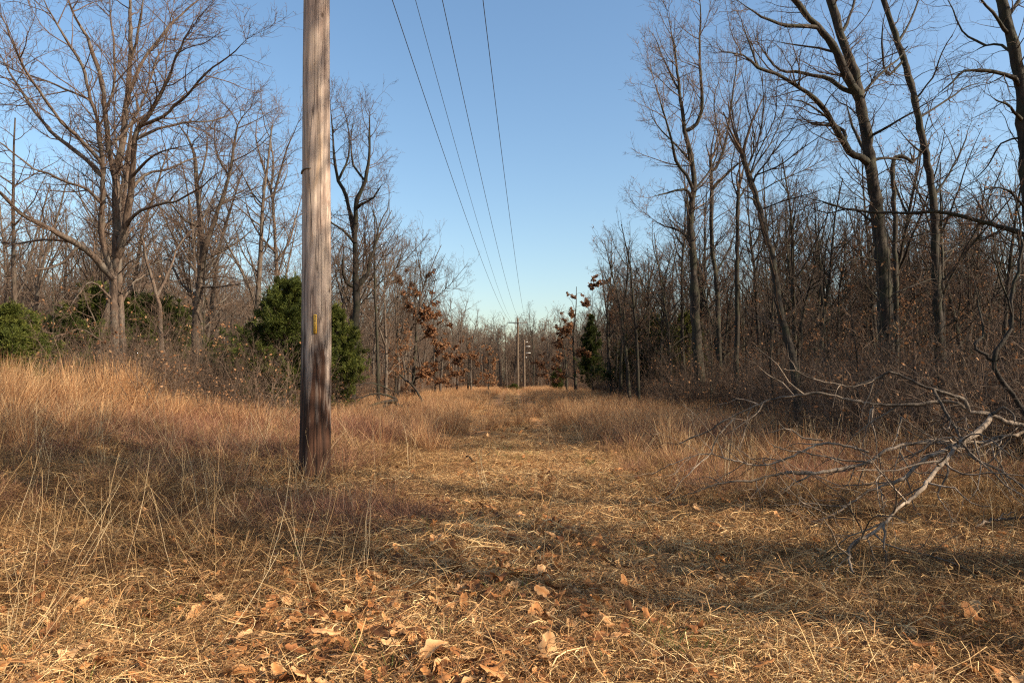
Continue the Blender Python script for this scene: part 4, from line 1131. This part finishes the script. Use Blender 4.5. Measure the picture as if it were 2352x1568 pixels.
for (xa, za, xb, zb, sag, r, lab) in [
    (-1.27, 12.05, -1.22, 10.05, 1.45, .0115, 'leftmost of the four overhead wires'),
    (-.62, 12.05, -.85, 10.05, 1.5, .0085, 'thin overhead wire, second from the left'),
    (0, 12.33, 0, 10.68, 1.5, .0115, 'overhead wire running to the top of the far pole, third from the left'),
    (1.14, 12.05, 1.15, 10.05, 1.5, .0115, 'rightmost of the four overhead wires, hanging well apart')]:
    t = np.linspace(0, 1, 120)[:, None]
    A_, B_ = NEAR + np.array([xa, -.17 if za < 12.2 else 0, za]), FARP + np.array([xb, -.17 if zb < 10.5 else 0, zb])
    W = A_ * (1 - t) + B_ * t; W[:, 2] -= (4 * sag * t * (1 - t))[:, 0]
    V, F = tubes([(W[None], np.full((1, 120), r), 6)])
    o = link('power_line', mesh_np('power_line', V - W[0], F, M_WIRE), None, tuple(W[0]))
    tag(o, lab, 'power line', 'overhead wires between the poles')

# ------------------------------------------------------------------ fallen treetop on the right
def z6(x, y): return ((1500 + x * .38265) * .98, (600 + y * .38265) * .98)
def fallen():
    o = None
    lines = [  # points (zoomed x, y), width px, depth at start/end
        ('limb', [(2700, 1150), (2500, 1090), (2352, 1040), (2230, 1010), (2150, 970), (2020, 950), (1980, 880), (1890, 850), (1800, 815)], 13, 8, 6.5, 6.6),
        ('limb', [(1800, 815), (1750, 800), (1640, 750), (1520, 710), (1480, 738), (1375, 775), (1290, 800), (1190, 780), (1050, 750), (960, 705), (880, 690)], 7, 2, 6.6, 6.9),
        ('limb', [(2150, 972), (2130, 1020), (2060, 1080), (1985, 1130), (1930, 1180), (1880, 1240), (1820, 1300), (1790, 1350), (1700, 1460), (1600, 1530), (1490, 1640), (1400, 1710), (1330, 1740), (1275, 1800), (1310, 1940)], 13, 5, 6.5, 4.0),
        ('limb', [(1985, 1130), (1870, 1190), (1720, 1260), (1620, 1360), (1500, 1405), (1400, 1440), (1210, 1568), (1080, 1630), (960, 1720)], 11, 3, 6.15, 5.6),
        ('limb', [(2020, 950), (1930, 895), (1850, 892), (1700, 910), (1480, 910), (1300, 885), (1200, 860), (1090, 840), (960, 855), (820, 875), (700, 920), (600, 965), (500, 1020), (400, 1080), (310, 1110), (240, 1150)], 9, 2.5, 6.6, 7.4),
        ('limb', [(570, 1000), (480, 1100), (430, 1210), (330, 1300), (200, 1440), (140, 1500)], 4.5, 1.5, 7.2, 6.9),
        ('limb', [(1800, 820), (1860, 930), (1930, 1050), (2000, 1170), (2050, 1240), (2200, 1310), (2320, 1390), (2400, 1450)], 7, 4, 6.6, 5.6),
        ('limb', [(2500, 1010), (2352, 1080), (2200, 1110), (2100, 1140), (1900, 1140), (1650, 1150), (1500, 1190), (1400, 1260), (1200, 1310), (1000, 1330), (890, 1322)], 8, 7, 6.6, 6.7),
        ('limb', [(1430, 1265), (1250, 1250), (1000, 1200), (870, 1180), (800, 1150)], 4.5, 1.5, 6.65, 6.9),
        ('limb', [(1400, 1200), (1250, 1160), (1100, 1150), (900, 1240), (730, 1280), (540, 1240), (380, 1210), (180, 1280), (60, 1340)], 6, 1.5, 6.6, 7.3),
        ('limb', [(1000, 1330), (900, 1325), (700, 1370), (500, 1390), (350, 1440), (150, 1500)], 6, 2, 6.7, 6.6),
        ('limb', [(1120, 1130), (1000, 1110), (900, 1060), (760, 1090)], 3.5, 1.5, 6.7, 7.0),
        ('limb', [(2150, 970), (2180, 960), (2230, 930), (2280, 965), (2295, 1010)], 7, 4, 6.5, 6.3),
        ('limb', [(1590, 1200), (1650, 1300), (1720, 1330), (1800, 1320)], 3.5, 2, 6.2, 6.0),
        ('limb', [(2190, 1115), (2200, 1180), (2215, 1250), (2195, 1290)], 4, 2, 6.55, 6.4),
        ('limb', [(1415, 935), (1395, 1030), (1360, 1170)], 4.5, 1.5, 6.75, 6.5),
        ('limb', [(1600, 985), (1580, 1080), (1540, 1170)], 4, 1.5, 6.75, 6.5),
        ('limb', [(1880, 1245), (1885, 1330), (1840, 1420), (1830, 1470), (1900, 1590), (1910, 1700)], 5, 2, 5.95, 5.3),
        ('limb', [(1495, 1640), (1500, 1760), (1510, 1900), (1525, 2020)], 6, 3, 4.6, 4.1),
        ('limb', [(1510, 1890), (1580, 1930), (1640, 1950)], 4, 1.5, 4.3, 4.2),
    ]
    root = np.array(pt(*z6(2700, 1150), 6.5)); root[2] = float(gh(root[0], root[1]))
    o = thing('fallen_tree', 'bleached dead fallen treetop sprawling in from the right edge', 'fallen tree', tuple(root))
    k = 14; PP, RR = [], []
    for nm, ln, w0, w1, y0, y1 in lines:
        L = np.array([z6(*q) for q in ln]); n = len(L)
        a = np.linspace(0, 1, n); w = (w0 + (w1 - w0) * a) * (1 + .18 * rng.normal(size=n).clip(-1, 1))
        rec = resample(np.column_stack([L, y0 + (y1 - y0) * a, w]), 9.0)
        W = np.array([pt(q[0], q[1], q[2]) for q in rec]); W[:, 2] = np.maximum(W[:, 2], gh(W[:, 0], W[:, 1]) + .01)
        r = rec[:, 3] * .5 * rec[:, 2] / 1568
        W[1:-1] += rng.normal(size=W[1:-1].shape) * .004
        V, F = tubes([(W[None] - root, r[None], 9)], .08)
        link(nm, mesh_np(nm, V, F, DEADWOOD), o)
        s_ = np.concatenate([[0], np.cumsum(np.linalg.norm(np.diff(W, axis=0), axis=1))]); s = np.linspace(0, s_[-1], k)
        PP.append(np.stack([np.interp(s, s_, W[:, c]) for c in range(3)], 1)); RR.append(np.interp(s, s_, r))
    # the stem it all belongs to, lying on the ground beyond the edge of the picture
    a0 = np.array(pt(*z6(2700, 1150), 6.5)); st = [a0, a0 + [.7, .2, -.25], a0 + [1.8, .6, -.5], a0 + [3.4, 1.2, -.55]]
    W = resample(np.array(st), .15); W[:, 2] = np.maximum(W[:, 2], gh(W[:, 0], W[:, 1]) + .09)
    V, F = tubes([(W[None] - root, np.linspace(.035, .11, len(W))[None], 10)])
    link('trunk', mesh_np('trunk', V, F, DEADWOOD), o)
    PP, RR = np.array(PP), np.array(RR)
    A = spawn(PP, RR, 7.0, .12, 1, 48, .4, .15, .85, .014, .0032, 8, .2, -.02)
    B = spawn(*A, 6.0, .2, 1, 45, .5, .08, .36, .011, .0020, 5, .22, 0)
    for q in (A, B):
        q[0][:, :, 2] = np.maximum(q[0][:, :, 2], gh(q[0][:, :, 0], q[0][:, :, 1]) + .015)
    V, F = tubes([(A[0] - root, A[1], 4), (B[0] - root, B[1], 3)])
    link('crown', mesh_np('crown', V, F, DEADWOOD), o)
fallen()

# ------------------------------------------------------------------ fallen wood elsewhere and litter
def lying(name, label, cat, lines, Y, mat, twig_m, dens=(2.2, 3.0), lens=(.9, .4), rmin=.003):
    PP, RR, sets = [], [], []
    root = None
    for ln, w0, w1, dY in lines:
        L = np.array(ln, float); a = np.linspace(0, 1, len(L))
        rec = resample(np.column_stack([L, Y + dY * a, w0 + (w1 - w0) * a]), 8.0)
        W = np.array([pt(*q[:3]) for q in rec]); W[:, 2] = np.maximum(W[:, 2], gh(W[:, 0], W[:, 1]) + .03)
        W += rng.normal(size=W.shape) * .008
        if root is None:
            root = W[0].copy(); root[2] = float(gh(root[0], root[1]))
        r = rec[:, 3] * .5 * rec[:, 2] / 1568
        sets.append((W[None] - root, r[None], 8))
        s_ = np.concatenate([[0], np.cumsum(np.linalg.norm(np.diff(W, axis=0), axis=1))]); s = np.linspace(0, s_[-1], 12)
        PP.append(np.stack([np.interp(s, s_, W[:, c]) for c in range(3)], 1)); RR.append(np.interp(s, s_, r))
    o = thing(name, label, cat, tuple(root))
    A = spawn(np.array(PP), np.array(RR), dens[0], .15, 1, 45, .4, .2, lens[0], .01, rmin, 6, .16, 0)
    B = spawn(*A, dens[1], .1, 1, 45, .5, .1, lens[1], .01, rmin * .9, 4, .2, 0)
    V, F = tubes(sets + [(A[0] - root, A[1], 4), (B[0] - root, B[1], 3)])
    link('limb', mesh_np('limb', V, F, mat), o)
    return o
lying('fallen_branch', 'dead branchy limb heaped in the grass right of the utility pole', 'fallen branch', [
    ([(912, 920), (890, 922), (862, 928), (835, 940), (820, 955)], 9, 3, -1.2),
    ([(900, 920), (880, 935), (868, 950), (858, 968)], 10, 6, -1.4),
    ([(910, 915), (880, 905), (850, 905), (825, 918)], 5, 2, -.8),
    ([(905, 925), (925, 935), (950, 945), (985, 948)], 7, 3, .5),
    ([(895, 895), (860, 880), (820, 885), (780, 905)], 4, 2, -1.0),
    ([(780, 925), (800, 915), (835, 912)], 5, 3, .4)], 24.0, BARK_DARK, TWIG_GREY, dens=(4, 4), lens=(1.3, .6), rmin=.004)
lying('dead_branch', 'dark dead branch slanting down to the grass at the rim of the clearing', 'dead branch', [
    ([(976, 948), (974, 935), (962, 905), (945, 882), (930, 872), (918, 858)], 6, 4, .4),
    ([(945, 882), (952, 865), (940, 850)], 4, 2, .3)], 28.0, BARK_DARK, TWIG_DARK, dens=(2, 3), lens=(.6, .3))
lying('fallen_log', 'dark rotten log on the ground at the right edge under the bleached branches', 'log', [
    ([(2130, 1052), (2190, 1058), (2260, 1050), (2352, 1046), (2460, 1040)], 26, 34, .9)], 8.6, BARK_DARK, TWIG_DARK, dens=(.8, 2), lens=(.4, .2))
st = lying('stick', 'short dark stick lying on the track', 'stick', [([(1072, 1046), (1084, 1054), (1096, 1064)], 5, 3, -.5)], 10.6, BARK_DARK, TWIG_DARK, dens=(1, 1), lens=(.1, .1))
st = lying('stick', 'pale forked stick on the straw at the right edge', 'stick', [([(2216, 1225), (2262, 1200), (2300, 1193), (2370, 1186), (2420, 1180)], 6, 6, .2), ([(2290, 1195), (2310, 1180), (2330, 1176)], 3, 2, .1)], 5.4, DEADWOOD, DEADWOOD, dens=(1.5, 1), lens=(.2, .1), rmin=.0015)

def scrap(name, label, cat, px, py, Y, size, col, seed):
    r = np.random.default_rng(seed); n = 9
    u = np.linspace(-1, 1, n); X, Yg = np.meshgrid(u, u)
    Z = .30 * np.sin(3 * X + r.random() * 6) * np.cos(4 * Yg + r.random() * 6) + .18 * r.normal(size=X.shape)
    V = np.stack([X * (1 + .2 * r.normal(size=X.shape)), Yg * .55, Z * .7], -1).reshape(-1, 3) * size / 2
    i = np.arange(n - 1)[:, None] * n + np.arange(n - 1)[None]
    F = np.stack([i, i + 1, i + n + 1, i + n], -1).reshape(-1, 4)
    x = pt(px, py, Y)[0]
    o = link(name, mesh_np(name, V, F, flat_mat(name, col, .35)), None, (x, Y, float(gh(x, Y)) + size * .22 + .03))
    o.rotation_euler = (0, 0, r.random() * 3)
    tag(o, label, cat)
scrap('plastic_scrap', 'teal plastic scrap on the left of the track', 'litter', 1000, 1083, 9.2, .17, (.06, .32, .25), 1)
scrap('wrapper', 'crumpled whitish wrapper among the leaves left of the track', 'litter', 646, 1290, 4.75, .10, (.55, .52, .58), 2)
scrap('paper_scrap', 'tiny pale blue scrap in the shadow on the track', 'litter', 1196, 1187, 6.2, .05, (.55, .60, .80), 3)
